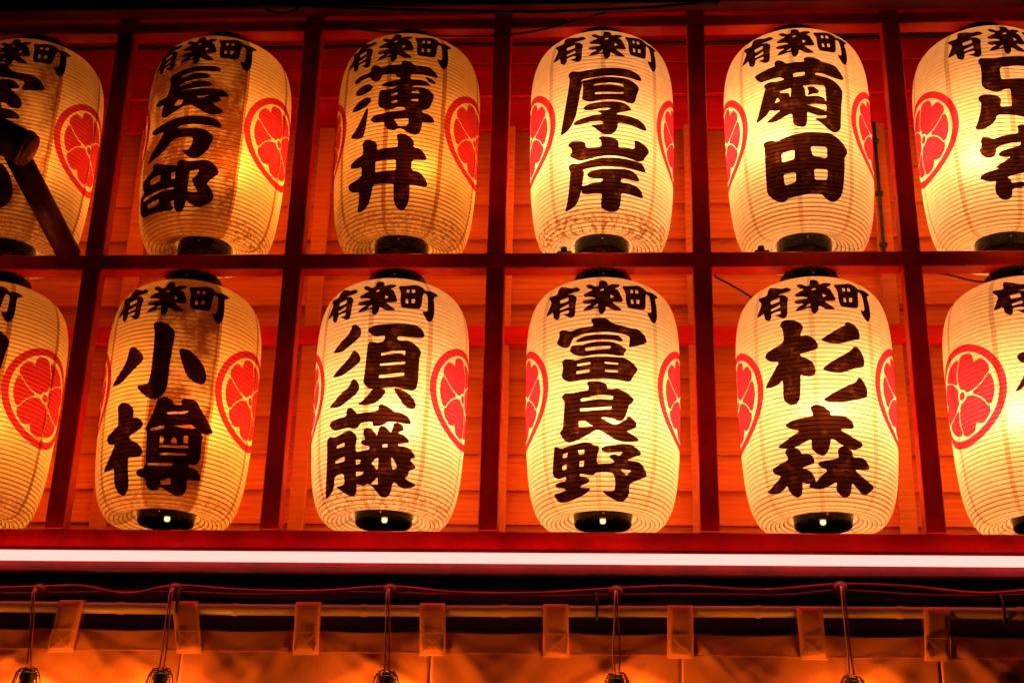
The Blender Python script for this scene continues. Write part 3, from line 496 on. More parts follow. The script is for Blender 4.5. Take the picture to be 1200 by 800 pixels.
M = {
    'paper': paper_mat(),
    'ink': paint_mat("black_ink", (0.030, 0.008, 0.004), (0.26, 0.10, 0.04), (0.012, 0.008, 0.007), 0.3),
    'crest': paint_mat("red_crest_ink", (0.67, 0.048, 0.145), (0.77, 0.07, 0.19), (0.55, 0.02, 0.03), 0.12),
    'bamboo_rib': simple_mat("bamboo_rib", (0.16, 0.09, 0.04), 0.6),
    'lacquer': simple_mat("black_lacquer", (0.005, 0.003, 0.003), 0.28, 0.22, var=0.4),
    'brass': simple_mat("brass", (0.55, 0.32, 0.10), 0.3, 0.5, 0.9),
    'glow': emit_mat("bulb_glow", (1.0, 0.75, 0.36), 1.3),
    'red': simple_mat("red_painted_timber", (0.62, 0.007, 0.008), 0.42, 0.45, var=0.35, scale=5.0, bump=0.12, stretch=(1, 1, 1)),
    'darkred': simple_mat("old_dark_red_beam", (0.16, 0.006, 0.006), 0.5, 0.4, var=0.4, scale=4.0, bump=0.12),
    'redboard': simple_mat("red_painted_board", (0.88, 0.007, 0.007), 0.5, 0.3, var=0.25, scale=3.0, bump=0.12, stretch=(0.5, 1, 3)),
    'plank': wood_mat("cedar_plank", (0.84, 0.20, 0.032), (0.62, 0.10, 0.013)),
    'batten': wood_mat("pale_batten", (0.84, 0.22, 0.045), (0.66, 0.13, 0.02), knots=False),
    'dark': simple_mat("dark_timber", (0.020, 0.010, 0.008), 0.6, 0.3, var=0.4, scale=4.0),
    'tube': emit_mat("red_tube_light", (1.0, 0.145, 0.125), 5.0),
    'fixture': simple_mat("fixture_enamel", (0.11, 0.006, 0.005), 0.5, 0.4),
    'bamboo': simple_mat("bamboo_pole", (0.50, 0.24, 0.10), 0.45, 0.4, var=0.3, scale=4.0, stretch=(0.6, 6, 6)),
    'cable': simple_mat("black_cable", (0.018, 0.010, 0.010), 0.5, 0.4),
    'redcable': simple_mat("red_flex", (0.55, 0.06, 0.03), 0.5, 0.4),
    'maroonflex': simple_mat("maroon_flex", (0.16, 0.012, 0.010), 0.5, 0.4),
    'paleflex': simple_mat("pale_flex", (0.80, 0.50, 0.28), 0.5, 0.4),
    'porcelain': simple_mat("brown_porcelain", (0.26, 0.06, 0.04), 0.3, 0.5),
    'steel': simple_mat("dull_steel_pipe", (0.13, 0.022, 0.016), 0.34, 0.5, 0.2, var=0.35, scale=12.0),
    'stitch': simple_mat("pale_thread", (0.62, 0.30, 0.12), 0.8, 0.1),
    'pavement': simple_mat("stone_pavement", (0.20, 0.19, 0.18), 0.8, 0.3, scale=2.0),
}

def cloth_mat():
    m, nt, out = new_mat("tan_canvas")
    t = NT(nt)
    tc = t.n("ShaderNodeTexCoord")
    n = t.noise(tc.outputs["Object"], 4.0, 4.0, 0.55)
    w = t.noise(t.mapping(tc.outputs["Object"], (420, 1, 60)), 1.0, 2.0, 0.5)
    c = t.mix(t.ramp(n, 0.3, 0.7), (0.64, 0.165, 0.03), (0.74, 0.21, 0.04))
    c = t.mix(t.ramp(w, 0.3, 0.7, 0.0, 0.2), c, (0.40, 0.12, 0.025))
    b = t.n("ShaderNodeBsdfPrincipled")
    t.l(c, b.inputs["Base Color"])
    b.inputs["Roughness"].default_value = 0.8
    b.inputs["Specular IOR Level"].default_value = 0.15
    b.inputs["Sheen Weight"].default_value = 0.2
    bp = t.n("ShaderNodeBump"); bp.inputs["Strength"].default_value = 0.2; bp.inputs["Distance"].default_value = 0.002
    t.l(w, bp.inputs["Height"]); t.l(bp.outputs[0], b.inputs["Normal"])
    t.l(b.outputs[0], out.inputs[0])
    return m
M['cloth'] = cloth_mat()

# ------------------------------------------------------------------ object helpers
def link_mesh(name, verts, faces, mat, parent=None, smooth=False):
    me = bpy.data.meshes.new(name)
    me.from_pydata([tuple(v) for v in verts], [], faces)
    me.materials.append(mat)
    if smooth: me.polygons.foreach_set("use_smooth", [True] * len(me.polygons))
    me.update()
    return place(name, me, parent)

def place(name, me, parent=None, loc=(0, 0, 0), rz=0.0):
    o = bpy.data.objects.new(name, me)
    o.location = loc
    o.rotation_euler = (0, 0, rz)
    C.objects.link(o)
    if parent is not None: o.parent = parent
    return o

def thing(name, label, cat, loc=(0, 0, 0), rz=0.0, group=None):
    o = bpy.data.objects.new(name, None)
    o.empty_display_size = 0.1
    o.location = loc
    o.rotation_euler = (0, 0, rz)
    C.objects.link(o)
    o["label"] = label
    o["category"] = cat
    if group: o["group"] = group
    return o

def box(x0, x1, y0, y1, z0, z1, bev=0.003):
    """box with chamfered edges as (verts, faces)"""
    bm = bmesh.new()
    bmesh.ops.create_cube(bm, size=1.0)
    for v in bm.verts:
        v.co = Vector(((x0 + x1) / 2 + v.co.x * (x1 - x0), (y0 + y1) / 2 + v.co.y * (y1 - y0), (z0 + z1) / 2 + v.co.z * (z1 - z0)))
    if bev:
        bmesh.ops.bevel(bm, geom=bm.edges[:], offset=bev, segments=1, affect='EDGES')
    vs = [v.co.copy() for v in bm.verts]
    bm.verts.index_update()
    fs = [[v.index for v in f.verts] for f in bm.faces]
    bm.free()
    return vs, fs

def merge(*parts):
    V, F = [], []
    for v, f in parts:
        k = len(V)
        V += list(v)
        F += [[i + k for i in q] for q in f]
    return V, F

def tube_geo(pts, r, seg=8, caps=True):
    """swept tube along points; r a number or a list"""
    pts = [Vector(p) for p in pts]
    n = len(pts)
    R = r if isinstance(r, (list, tuple)) else [r] * n
    V, F = [], []
    up = Vector((0, 0, 1))
    prev = None
    for i, p in enumerate(pts):
        d = (pts[min(i + 1, n - 1)] - pts[max(i - 1, 0)]).normalized()
        if prev is None:
            a = d.cross(up)
            if a.length < 0.1: a = d.cross(Vector((1, 0, 0)))
        else:
            a = prev - d * prev.dot(d)
        a.normalize(); prev = a
        b = d.cross(a)
        for k in range(seg):
            t = 2 * math.pi * k / seg
            V.append(p + (a * math.cos(t) + b * math.sin(t)) * R[i])
    for i in range(n - 1):
        for k in range(seg):
            F.append([i * seg + k, i * seg + (k + 1) % seg, (i + 1) * seg + (k + 1) % seg, (i + 1) * seg + k])
    if caps:
        F.append(list(range(seg))[::-1]); F.append([(n - 1) * seg + k for k in range(seg)])
    return V, F

def smooth_path(pts, n=6):
    P = [Vector(p) for p in pts]
    P = [P[0] * 2 - P[1]] + P + [P[-1] * 2 - P[-2]]
    out = []
    for i in range(1, len(P) - 2):
        for k in range(n):
            t = k / n
            a, b, c, d = P[i - 1:i + 3]
            out.append(0.5 * ((2 * b) + (c - a) * t + (2 * a - 5 * b + 4 * c - d) * t * t + (3 * b - a - 3 * c + d) * t ** 3))
    out.append(P[-2])
    return out

def lathe(prof, seg=48, close=False):
    V, F = [], []
    for r, z in prof:
        for k in range(seg):
            t = 2 * math.pi * k / seg
            V.append((r * math.sin(t), -r * math.cos(t), z))
    n = len(prof)
    for i in range(n - 1):
        for k in range(seg):
            F.append([i * seg + k, i * seg + (k + 1) % seg, (i + 1) * seg + (k + 1) % seg, (i + 1) * seg + k])
    return V, F

# ------------------------------------------------------------------ back wall of lapped boards
XL, XR = -2.35, 1.72
wall = thing("board_wall", "lapped cedar plank wall with red boards behind all the lanterns", "wall", (0, 0.4, 2.85))
def wpart(name, geo, mat, smooth=False):
    V, F = geo
    org = Vector((0, 0.4, 2.85))
    c = sum((Vector(v) for v in V), Vector()) / len(V)
    me = bpy.data.meshes.new(name)
    me.from_pydata([tuple(Vector(v) - c) for v in V], [], F)
    me.materials.append(mat); me.update()
    return place(name, me, wall, c - org)
joints = [2.86, 2.94, 3.056, 3.165, 3.283, 3.408, 3.54, 3.668, 3.797, 3.915, 4.037, 4.168, 4.305, 4.444]
for a, b in zip(joints[:-1], joints[1:]):
    # lapped board: lower edge stands proud and throws a line of shade
    jit = random.uniform(-0.002, 0.002)
    V = [(XL, 0.379 + jit, a - 0.014), (XR, 0.379 + jit, a - 0.014), (XR, 0.398 + jit, b), (XL, 0.398 + jit, b),
         (XL, 0.402 + jit, a - 0.012), (XR, 0.402 + jit, a - 0.012), (XR, 0.412 + jit, b), (XL, 0.412 + jit, b)]
    F = [[0, 1, 2, 3], [5, 4, 7, 6], [4, 5, 1, 0], [3, 2, 6, 7], [4, 0, 3, 7], [1, 5, 6, 2]]
    wpart("plank", (V, F), M['plank'])
wpart("red_board", box(XL, XR, 0.386, 0.412, 4.448, 4.572), M['redboard'])
wpart("red_board", box(XL, XR, 0.370, 0.412, 4.5755, 4.702), M['redboard'])
wpart("red_board", box(XL, XR, 0.371, 0.412, 4.7055, 4.98), M['redboard'])
wpart("red_rail", box(XL, XR, 0.352, 0.383, 3.634, 3.697, 0.004), M['redboard'])
POST_X = [-2.184 + 0.62 * k for k in range(7)]
for i, x in enumerate(POST_X):
    wpart("batten", box(x - 0.026, x + 0.024, 0.357, 0.3835, 2.86, 3.633), M['batten'])
    wpart("batten", box(x - 0.026, x + 0.024, 0.357, 0.3835, 3.698, 4.447), M['batten'])
wpart("soffit", box(XL, XR, -0.1, 0.42, 4.985, 5.01), M['redboard'])
wpart("light_stop_board", box(XL, XR, 0.058, 0.42, 2.835, 2.858), M['dark'])  # unseen board added to keep lantern light off the curtain

# ------------------------------------------------------------------ lattice rack in front
rack = thing("lantern_rack", "dark red timber lattice rack of posts and rails holding the lanterns", "rack", (0, 0, 2.849))
def rpart(name, geo, mat):
    V, F = geo
    org = Vector((0, 0, 2.849))
    c = sum((Vector(v) for v in V), Vector()) / len(V)
    me = bpy.data.meshes.new(name)
    me.from_pydata([tuple(Vector(v) - c) for v in V], [], F)
    me.materials.append(mat); me.update()
    return place(name, me, rack, c - org)
RZ = [(2.849, 2.903), (3.7275, 3.778), (4.593, 4.634)]
for z0, z1 in RZ:
    rpart("rail", box(XL, XR, 0.0, 0.055, z0, z1, 0.0025), M['red'])
for x in POST_X:
    for (a, b) in ((2.9035, 3.727), (3.7785, 4.5925)):
        rpart("post", box(x - 0.028, x + 0.028, -0.0025, 0.0525, a, b, 0.0025), M['red'])
for x in POST_X:
    rpart("post", box(x - 0.028, x + 0.028, 0.001, 0.0525, 4.6345, 4.984, 0.0025), M['red'])
rpart("fascia_beam", box(XL, XR, -0.06, -0.004, 4.642, 4.83, 0.004), M['darkred'])

# ------------------------------------------------------------------ lanterns
PROF = [(0, .0875), (-.015, .11), (-.025, .135), (-.027, .155), (-.019, .175), (.005, .192), (.042, .205), (.097, .215),
        (.177, .222), (.277, .2262), (.377, .228), (.457, .2283), (.527, .2272), (.583, .222), (.629, .21), (.659, .192),
        (.679, .168), (.693, .14), (.7065, .112), (.717, .0875)]
curve = [Vector((p.x, p.y)) for p in smooth_path([(r, z, 0) for z, r in PROF], 16)]
# resample by arc length
seglen = [0.0]
for a, b in zip(curve[:-1], curve[1:]): seglen.append(seglen[-1] + (b - a).length)
TOTAL = seglen[-1]
def at_len(s):
    s = max(0.0, min(TOTAL, s))
    lo, hi = 0, len(seglen) - 1
    while hi - lo > 1:
        mid = (lo + hi) // 2
        if seglen[mid] <= s: lo = mid
        else: hi = mid
    t = (s - seglen[lo]) / max(1e-9, seglen[hi] - seglen[lo])
    p = curve[lo].lerp(curve[hi], t)
    d = (curve[hi] - curve[lo]).normalized()
    return p, Vector((d.y, -d.x))           # point (r, z), outward normal
N_RIB = 68
PITCH = TOTAL / N_RIB
def radius_at(z):
    pts = [p for p in curve if p.y > -0.02]
    body = curve[next(i for i, p in enumerate(curve) if p.x >= 0.172):]
    if z <= body[0].y: return body[0].x
    for a, b in zip(body[:-1], body[1:]):
        if a.y <= z <= b.y:
            return a.x + (b.x - a.x) * (z - a.y) / max(1e-9, b.y - a.y)
    return body[-1].x
RADTAB = [radius_at(-0.03 + 0.001 * k) for k in range(760)]
def rad(z):
    f = (z + 0.03) / 0.001
    i = max(0, min(len(RADTAB) - 2, int(f)))
    return RADTAB[i] + (RADTAB[i + 1] - RADTAB[i]) * max(0.0, min(1.0, f - i))

def shade_mesh():
    SEG, SUB = 112, 5
    rows = []
    for i in range(N_RIB * SUB + 1):
        s = i / SUB * PITCH
        p, n = at_len(s)
        sag = 0.0017 * math.sin(math.pi * ((i % SUB) / SUB)) ** 2
        rows.append((p.x - n.x * sag, p.y - n.y * sag))
    V, F = lathe(rows, SEG)
    me = bpy.data.meshes.new("shade")
    me.from_pydata(V, [], F)
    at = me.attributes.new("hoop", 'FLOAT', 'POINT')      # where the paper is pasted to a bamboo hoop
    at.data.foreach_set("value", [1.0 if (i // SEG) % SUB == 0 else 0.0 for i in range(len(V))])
    me.materials.append(M['paper'])
    me.polygons.foreach_set("use_smooth", [True] * len(me.polygons))
    me.update()
    return me

def ribs_mesh():
    SEG = 72
    V, F = [], []
    for i in range(1, N_RIB):
        p, n = at_len(i * PITCH)
        c = p - n * 0.0019
        w = 0.00145
        ring = [(c.x + w * math.cos(a), c.y + w * math.sin(a)) for a in (0.0, 2.094, 4.189)]
        k = len(V)
        for q in ring:
            for j in range(SEG):
                t = 2 * math.pi * j / SEG
                V.append((q[0] * math.sin(t), -q[0] * math.cos(t), q[1]))
        for a in range(3):
            for j in range(SEG):
                F.append([k + a * SEG + j, k + a * SEG + (j + 1) % SEG, k + ((a + 1) % 3) * SEG + (j + 1) % SEG, k + ((a + 1) % 3) * SEG + j])
    me = bpy.data.meshes.new("rib_hoops")
    me.from_pydata(V, [], F)
    me.materials.append(M['bamboo_rib'])
    me.update()
    return me

def chaikin(P, q=0.2):
    out = []
    for i, p in enumerate(P):
        n = P[(i + 1) % len(P)]
        out.append((p[0] + (n[0] - p[0]) * q, p[1] + (n[1] - p[1]) * q))
        out.append((p[0] + (n[0] - p[0]) * (1 - q), p[1] + (n[1] - p[1]) * (1 - q)))
    return out

def inside(P, x, y):
    c = False
    j = len(P) - 1
    for i in range(len(P)):
        xi, yi = P[i]; xj, yj = P[j]
        if (yi > y) != (yj > y) and x < (xj - xi) * (y - yi) / (yj - yi) + xi: c = not c
        j = i
    return c

def painted_mesh(name, outs, holes, backs, mat, lift=0.0012, cuts=()):
    """flat outline in (degrees round the lantern, mm up) wrapped on the paper"""
    K = 228.0 * math.pi / 180.0               # mm per degree
    S = lambda P: [(a * K, b) for a, b in P]
    polys = [S(p) for p in outs], [S(p) for p in holes], [S(p) for p in backs], [S(p) for p in cuts]
    pts, edges = [], []
    for grp in polys:
        for P in grp:
            k = len(pts)
            pts += [Vector(p) for p in P]
            edges += [(k + i, k + (i + 1) % len(P)) for i in range(len(P))]
    xs = [p.x for p in pts]; ys = [p.y for p in pts]
    st = 11.0
    x = min(xs) + st / 2
    while x < max(xs):
        y = min(ys) + st / 2
        while y < max(ys):
            if any(inside(P, x, y) for P in polys[0]): pts.append(Vector((x, y)))
            y += st
        x += st
    V2, E2, F2, *_ = delaunay_2d_cdt(pts, edges, [], 0, 1e-4)
    F = []
    for f in F2:
        cx = sum(V2[i].x for i in f) / len(f); cy = sum(V2[i].y for i in f) / len(f)
        on = any(inside(P, cx, cy) for P in polys[0]) and not any(inside(P, cx, cy) for P in polys[1])
        on = on or any(inside(P, cx, cy) for P in polys[2])
        if on and not any(inside(P, cx, cy) for P in polys[3]): F.append(list(f))
    used = sorted({i for f in F for i in f})
    idx = {v: i for i, v in enumerate(used)}
    V = []
    for i in used:
        a = V2[i].x / K * math.pi / 180.0
        z = V2[i].y / 1000.0
        r = rad(z) + lift
        V.append((r * math.sin(a), -r * math.cos(a), z))
    me = bpy.data.meshes.new(name)
    me.from_pydata(V, [], [[idx[i] for i in f] for f in F])
    me.materials.append(mat)
    me.update()
    return me

def crest_mesh(side):
    """ring with three heart-shaped sorrel leaves, centred at 81 degrees to one side"""
    R = 152.0
    K = 228.0 * math.pi / 180.0
    def pol(r, a): return (r * math.cos(a), r * math.sin(a))
    N = 72
    ring_o = [pol(R, 2 * math.pi * i / N) for i in range(N)]
    ring_i = [pol(R * 0.855, 2 * math.pi * i / N) for i in range(N)]
    base = math.radians(125.0)
    outs, holes, backs, cuts = [ring_o], [ring_i], [], []
    HALF = [(0.15, 51.0), (0.22, 53.0), (0.30, 52.0), (0.40, 48.5), (0.50, 44.0), (0.60, 39.0), (0.70, 34.0)]
    GAP = 0.0095
    def heart(ang):
        P = []
        for i in range(33):
            u = -1 + i / 16.0
            r = 0.812
            if abs(u) < 0.30: r -= 0.13 * (1 - abs(u) / 0.30) ** 1.3
            if abs(u) > 0.62: r -= 0.085 * ((abs(u) - 0.62) / 0.38) ** 2
            P.append((r, u * math.radians(34.0)))
        up = [(r, math.radians(h) - GAP / r) for r, h in reversed(HALF)]
        dn = [(r, -math.radians(h) + GAP / r) for r, h in HALF]
        return [pol(R * r, ang + a) for r, a in P + up + [(0.125, 0.0)] + dn]
    def wedge(ang):
        up = [(r, math.radians(60.0 - h) - GAP / r) for r, h in reversed(HALF)]
        dn = [(r, -math.radians(60.0 - h) + GAP / r) for r, h in HALF]
        top = [(0.755, -math.radians(22)), (0.765, -math.radians(11)), (0.77, 0.0), (0.765, math.radians(11)), (0.755, math.radians(22))]
        return [pol(R * r, ang + a) for r, a in top + [q for q in up if q[1] > 0] + [(0.16, 0.0)] + [q for q in dn if q[1] < 0]]
    dot = [pol(R * 0.085, 2 * math.pi * i / 16) for i in range(16)]
    for k in range(3):
        backs.append(heart(base + k * 2 * math.pi / 3))
        wa = base + math.pi / 3 + k * 2 * math.pi / 3
        backs.append(wedge(wa))
        c0 = pol(R * 0.27, wa)                     # pale pistil with a round tip
        cuts.append([(c0[0] + R * 0.036 * math.cos(q * math.pi / 6), c0[1] + R * 0.036 * math.sin(q * math.pi / 6)) for q in range(12)])
        cuts.append([pol(R * 0.10, wa + 0.13), pol(R * 0.27, wa + 0.045), pol(R * 0.27, wa - 0.045), pol(R * 0.10, wa - 0.13)])
    backs.append(dot)
    c = 81.0
    def tr(P):
        if side > 0: return [(c + x / K, 335.0 + y) for x, y in P]
        return [(-c - x / K, 335.0 + y) for x, y in P][::-1]
    return painted_mesh("crest", [tr(p) for p in outs], [tr(p) for p in holes], [tr(p) for p in backs], M['crest'], 0.0010, [tr(p) for p in cuts])

SHADE, RIBS = shade_mesh(), ribs_mesh()
CREST_R, CREST_L = crest_mesh(1), crest_mesh(-1)
INK = {}
for (lan, ch), (o, h, b) in LETTERS.items():
    INK.setdefault(lan, []).append(painted_mesh("painted_character", [chaikin(p) for p in o], [chaikin(p, 0.12) for p in h],
                                                [chaikin(p) for p in b], M['ink'], 0.0015))

def ring_mesh(top, h=0.036):
    if top: prof = [(0.072, 0.0), (0.086, -0.001), (0.0885, 0.003), (0.0885, h - 0.004), (0.086, h), (0.078, h), (0.076, h - 0.006), (0.0, h - 0.006)]
    else: prof = [(0.078, 0.012), (0.0825, 0.009), (0.0835, -0.002), (0.0820, -h), (0.0808, -h - 0.004), (0.077, -h - 0.004), (0.075, -h), (0.075, -0.006), (0.0, -0.006)]
    V, F = lathe(prof, 48)
    me = bpy.data.meshes.new("ring")
    me.from_pydata(V, [], F); me.materials.append(M['lacquer'])
    me.polygons.foreach_set("use_smooth", [True] * len(me.polygons)); me.update()
    return me
RING_T = ring_mesh(True)
RING_B = {1: ring_mesh(False, 0.041), 0: ring_mesh(False, 0.024)}
def rivet_mesh():
    V, F = lathe([(0.0, 0.0025), (0.0016, 0.0022), (0.0028, 0.0008), (0.003, 0.0)], 10)
    V = [(x, -0.0832 - z, y) for x, y, z in V]
    me = bpy.data.meshes.new("rivet"); me.from_pydata(V, [], F); me.materials.append(M['brass']); me.update()
    return me
RIVET = rivet_mesh()
def tip_mesh():
    V, F = lathe([(0.0, -0.007), (0.006, -0.006), (0.0085, -0.002), (0.0085, 0.006), (0.0, 0.006)], 16)
    me = bpy.data.meshes.new("bulb_tip"); me.from_pydata(V, [], F); me.materials.append(M['glow']); me.update()
    return me
TIP = tip_mesh()

# name, label, X, row, lamp power, paper wear
LANTERNS = [
    ('muroran',   'smoke-browned paper lantern lettered Muroran 室蘭, upper row, half behind the slanting pole', -1.874, 1, 1.7, dict(soot_a=1.0, soot_b=.95, soot_c=.6, soot_d=.4, seam=1.0, foot=1.0)),
    ('oshamambe', 'smoke-browned paper lantern lettered Oshamambe 長万部, upper row', -1.245, 1, 2.8, dict(soot_a=1.1, soot_b=1.05, soot_c=.9, soot_d=.0, seam=1.0, foot=1.0)),
    ('usui',      'amber paper lantern lettered Usui 薄井, upper row', -.626, 1, 2.15, dict(soot_a=.45, soot_b=.38, soot_c=.55, soot_d=.3, seam=1.0, foot=.85)),
    ('akkeshi',   'bright paper lantern lettered Akkeshi 厚岸 with a crumpled foot, upper row', -.005, 1, 3.4, dict(soot_a=.0, soot_b=.0, soot_c=.0, soot_d=.0, seam=.55, foot=1.0)),
    ('kikuta',    'bright paper lantern lettered Kikuta 菊田, upper row', .613, 1, 3.6, dict(soot_a=.0, soot_b=.02, soot_c=.0, soot_d=.0, seam=.55, foot=.15)),
    ('ashoro',    'bright paper lantern lettered Ashoro 足寄, upper row', 1.212, 1, 3.5, dict(soot_a=.0, soot_b=.0, soot_c=.02, soot_d=.0, seam=.6, foot=.1)),
    ('lowleft',   'amber paper lantern without a readable place name, lower row beside the Otaru 小樽 lantern', -1.873, 0, 2.5, dict(soot_a=.5, soot_b=.45, soot_c=.4, soot_d=.2, seam=1.0, foot=.6)),
    ('otaru',     'paper lantern lettered Otaru 小樽 with one smoke-browned panel, lower row', -1.268, 0, 3.0, dict(soot_a=.35, soot_b=1.1, soot_c=.5, soot_d=.0, seam=.9, foot=.6)),
    ('sudo',      'paper lantern lettered Sudo 須藤, lower row', -.632, 0, 3.7, dict(soot_a=.05, soot_b=.0, soot_c=.1, soot_d=.0, seam=.65, foot=.75)),
    ('furano',    'bright paper lantern lettered Furano 富良野, lower row', -.002, 0, 4.2, dict(soot_a=.0, soot_b=.0, soot_c=.0, soot_d=.0, seam=.45, foot=.2)),
    ('sugimori',  'bright paper lantern lettered Sugimori 杉森, lower row', .621, 0, 4.2, dict(soot_a=.0, soot_b=.0, soot_c=.0, soot_d=.0, seam=.45, foot=.15)),
    ('lowright',  'bright paper lantern at the end of the lower row past the Sugimori 杉森 lantern', 1.232, 0, 3.9, dict(soot_a=.0, soot_b=.0, soot_c=.05, soot_d=.0, seam=.6, foot=.1)),
]
# where each bulb hangs inside its lantern (they dangle off centre)
BULB = {'muroran': (0.04, -0.01, 0.28), 'oshamambe': (0.05, -0.01, 0.27), 'usui': (0.03, 0.0, 0.26), 'akkeshi': (-0.03, -0.02, 0.26),
        'kikuta': (-0.05, -0.03, 0.32), 'ashoro': (-0.04, -0.02, 0.27), 'lowleft': (0.0, 0.0, 0.28), 'otaru': (0.03, -0.01, 0.27),
        'sudo': (0.02, -0.02, 0.27), 'furano': (0.01, -0.02, 0.26), 'sugimori': (0.02, -0.02, 0.29), 'lowright': (-0.04, -0.02, 0.29)}
DIM = ('muroran', 'oshamambe', 'usui', 'lowleft', 'otaru')
ZB = {1: 3.391 + DZ, 0: 2.523 + DZ}
for i, (key, label, X, row, power, wear) in enumerate(LANTERNS):
    turn = math.radians(TURN[key])
    root = thing("paper_lantern", label, "paper lantern", (X, 0.085, ZB[row]), turn, "paper lanterns hung in the red rack")
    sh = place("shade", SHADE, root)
    for k, v in wear.items(): sh[k] = float(v)
    sh["seed"] = float(i * 3.7)
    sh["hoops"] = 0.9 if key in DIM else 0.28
    hoops = place("rib_hoops", RIBS, sh)
    hoops["kind"] = "stuff"
    place("crest", CREST_R, sh); place("crest", CREST_L, sh)
    for me in INK['town'] + INK[key]: place("painted_character", me, sh)
    t = place("top_ring", RING_T, root, (0, 0, 0.716)); t["label"] = "black lacquered top ring"
    place("rivet", RIVET, t, (0, -0.0052, 0.016), -turn + 0.03)
    b = place("bottom_ring", RING_B[row], root, (0, 0, 0.001)); b["label"] = "black lacquered bottom ring"
    place("rivet", RIVET, b, (0, 0, -0.016), -turn + 0.02)
    if row == 0: place("bulb_tip", TIP, b, (0, 0.01, -0.012))
    ld = bpy.data.lights.new("lantern_bulb", 'POINT')
    ld.energy = power * 3.0
    ld.color = LAMP_BRIGHT if key not in DIM else LAMP_DIM
    ld.shadow_soft_size = 0.045
    lo = bpy.data.objects.new("lantern_bulb", ld)
    lo.location = BULB[key]
    C.objects.link(lo)
    lo.parent = root

# ------------------------------------------------------------------ red tube light under the rack
fix = thing("tube_light", "long glowing red tube light along the foot of the lantern rack", "tube light", (0, -0.02, 2.78))
V, F = box(XL, XR, -0.008, 0.045, 2.778, 2.8465, 0.003)
link_mesh("housing", [Vector(v) - Vector((0, -0.02, 2.78)) for v in V], F, M['fixture'], fix)
V, F = tube_geo([(XL + 0.05, -0.034, 2.8155), (XR - 0.05, -0.034, 2.8155)], 0.0148, 14)
link_mesh("tube", [Vector(v) - Vector((0, -0.02, 2.78)) for v in V], F, M['tube'], fix, True)
for x in (XL + 0.02, XR - 0.02):
    V, F = box(x - 0.028, x + 0.028, -0.052, -0.008, 2.797, 2.834, 0.004)
    link_mesh("tube_holder", [Vector(v) - Vector((0, -0.02, 2.78)) for v in V], F, M['fixture'], fix)

# ------------------------------------------------------------------ lintel, bamboo rod and noren curtain
V, F = box(XL, XR, 0.034, 0.057, 2.42, 2.7775, 0.002)
lin = link_mesh("lintel_board", V, F, M['dark'])  # near-black colour stands for the shade in the gap above the curtain
lin["label"] = "lintel board behind the cables and bamboo rod, coloured black for the shaded gap"; lin["category"] = "lintel"

rod = thing("bamboo_rod", "long bamboo rod carrying the tan curtain tabs", "curtain rod", (0, 0, 2.678))
nodes_x = [-2.05, -1.73, -1.34, -1.02, -0.66, -0.27, 0.02, 0.42, 0.80, 1.12, 1.5]
pts, rr = [], []
xs = sorted(set([XL, XR] + [n + d for n in nodes_x for d in (-0.012, -0.004, 0.0, 0.004, 0.012)]))
for x in xs:
    pts.append((x, 0, 0.004 * math.sin(1.7 * x)))
    near = min(nodes_x, key=lambda q: abs(q - x))
    dd = abs(near - x)
    rr.append(0.0155 + (0.0022 if dd < 0.005 else 0.0))
V, F = tube_geo(pts, rr, 14)
link_mesh("cane", V, F, M['bamboo'], rod, True)
for x in (-1.18, -0.02, 1.07):
    V, F = tube_geo(smooth_path([(x, 0.032, 0.05), (x, -0.004, 0.052), (x + 0.002, -0.021, 0.02), (x + 0.002, -0.017, -0.018), (x, 0.01, -0.021), (x, 0.030, -0.015)], 4), 0.0045, 8)
    link_mesh("rod_hook", V, F, M['cable'], rod, True)

TABS = [-1.82, -1.479, -1.157, -0.813, -0.469, -0.13, 0.208, 0.556, 0.895, 1.24, 1.58]
noren = thing("noren_curtain", "tan canvas shop curtain hung by stitched tabs from the bamboo rod", "curtain", (0, 0, 1.8))
NT0 = 2.618
def fold(x, z):
    """depth of the cloth: pulled flat under each tab, loose folds fanning out below"""
    d = NT0 - z
    y = 0.0
    for k, t in enumerate(TABS):
        u = x - t
        amp = 0.5 + 0.5 * math.sin(k * 2.3 + 0.7)
        for s, sl, w, a in ((1, 0.95, 0.022, 0.012), (-1, 0.7, 0.026, 0.010), (1, 1.9, 0.03, 0.007), (-1, 1.6, 0.03, 0.008)):
            c = s * (0.03 + sl * d)
            y -= 0.85 * a * (0.35 + amp) * math.exp(-((u - c) / (w + 0.10 * d)) ** 2) * min(1.0, d / 0.06) * math.exp(-d * 1.2)
    y += 0.010 * math.sin(9.0 * x + 3.0 * z) * min(1, d * 3) + 0.006 * math.sin(23.0 * x + 1.3 - 6 * z) * min(1, d * 4)
    y += 0.0035 * math.sin(41 * x + 17 * z) * min(1, d * 6)
    return y - 0.002
edges_x = [XL + 0.1] + [-1.157, -0.469, 0.208, 0.895] + [XR - 0.1]
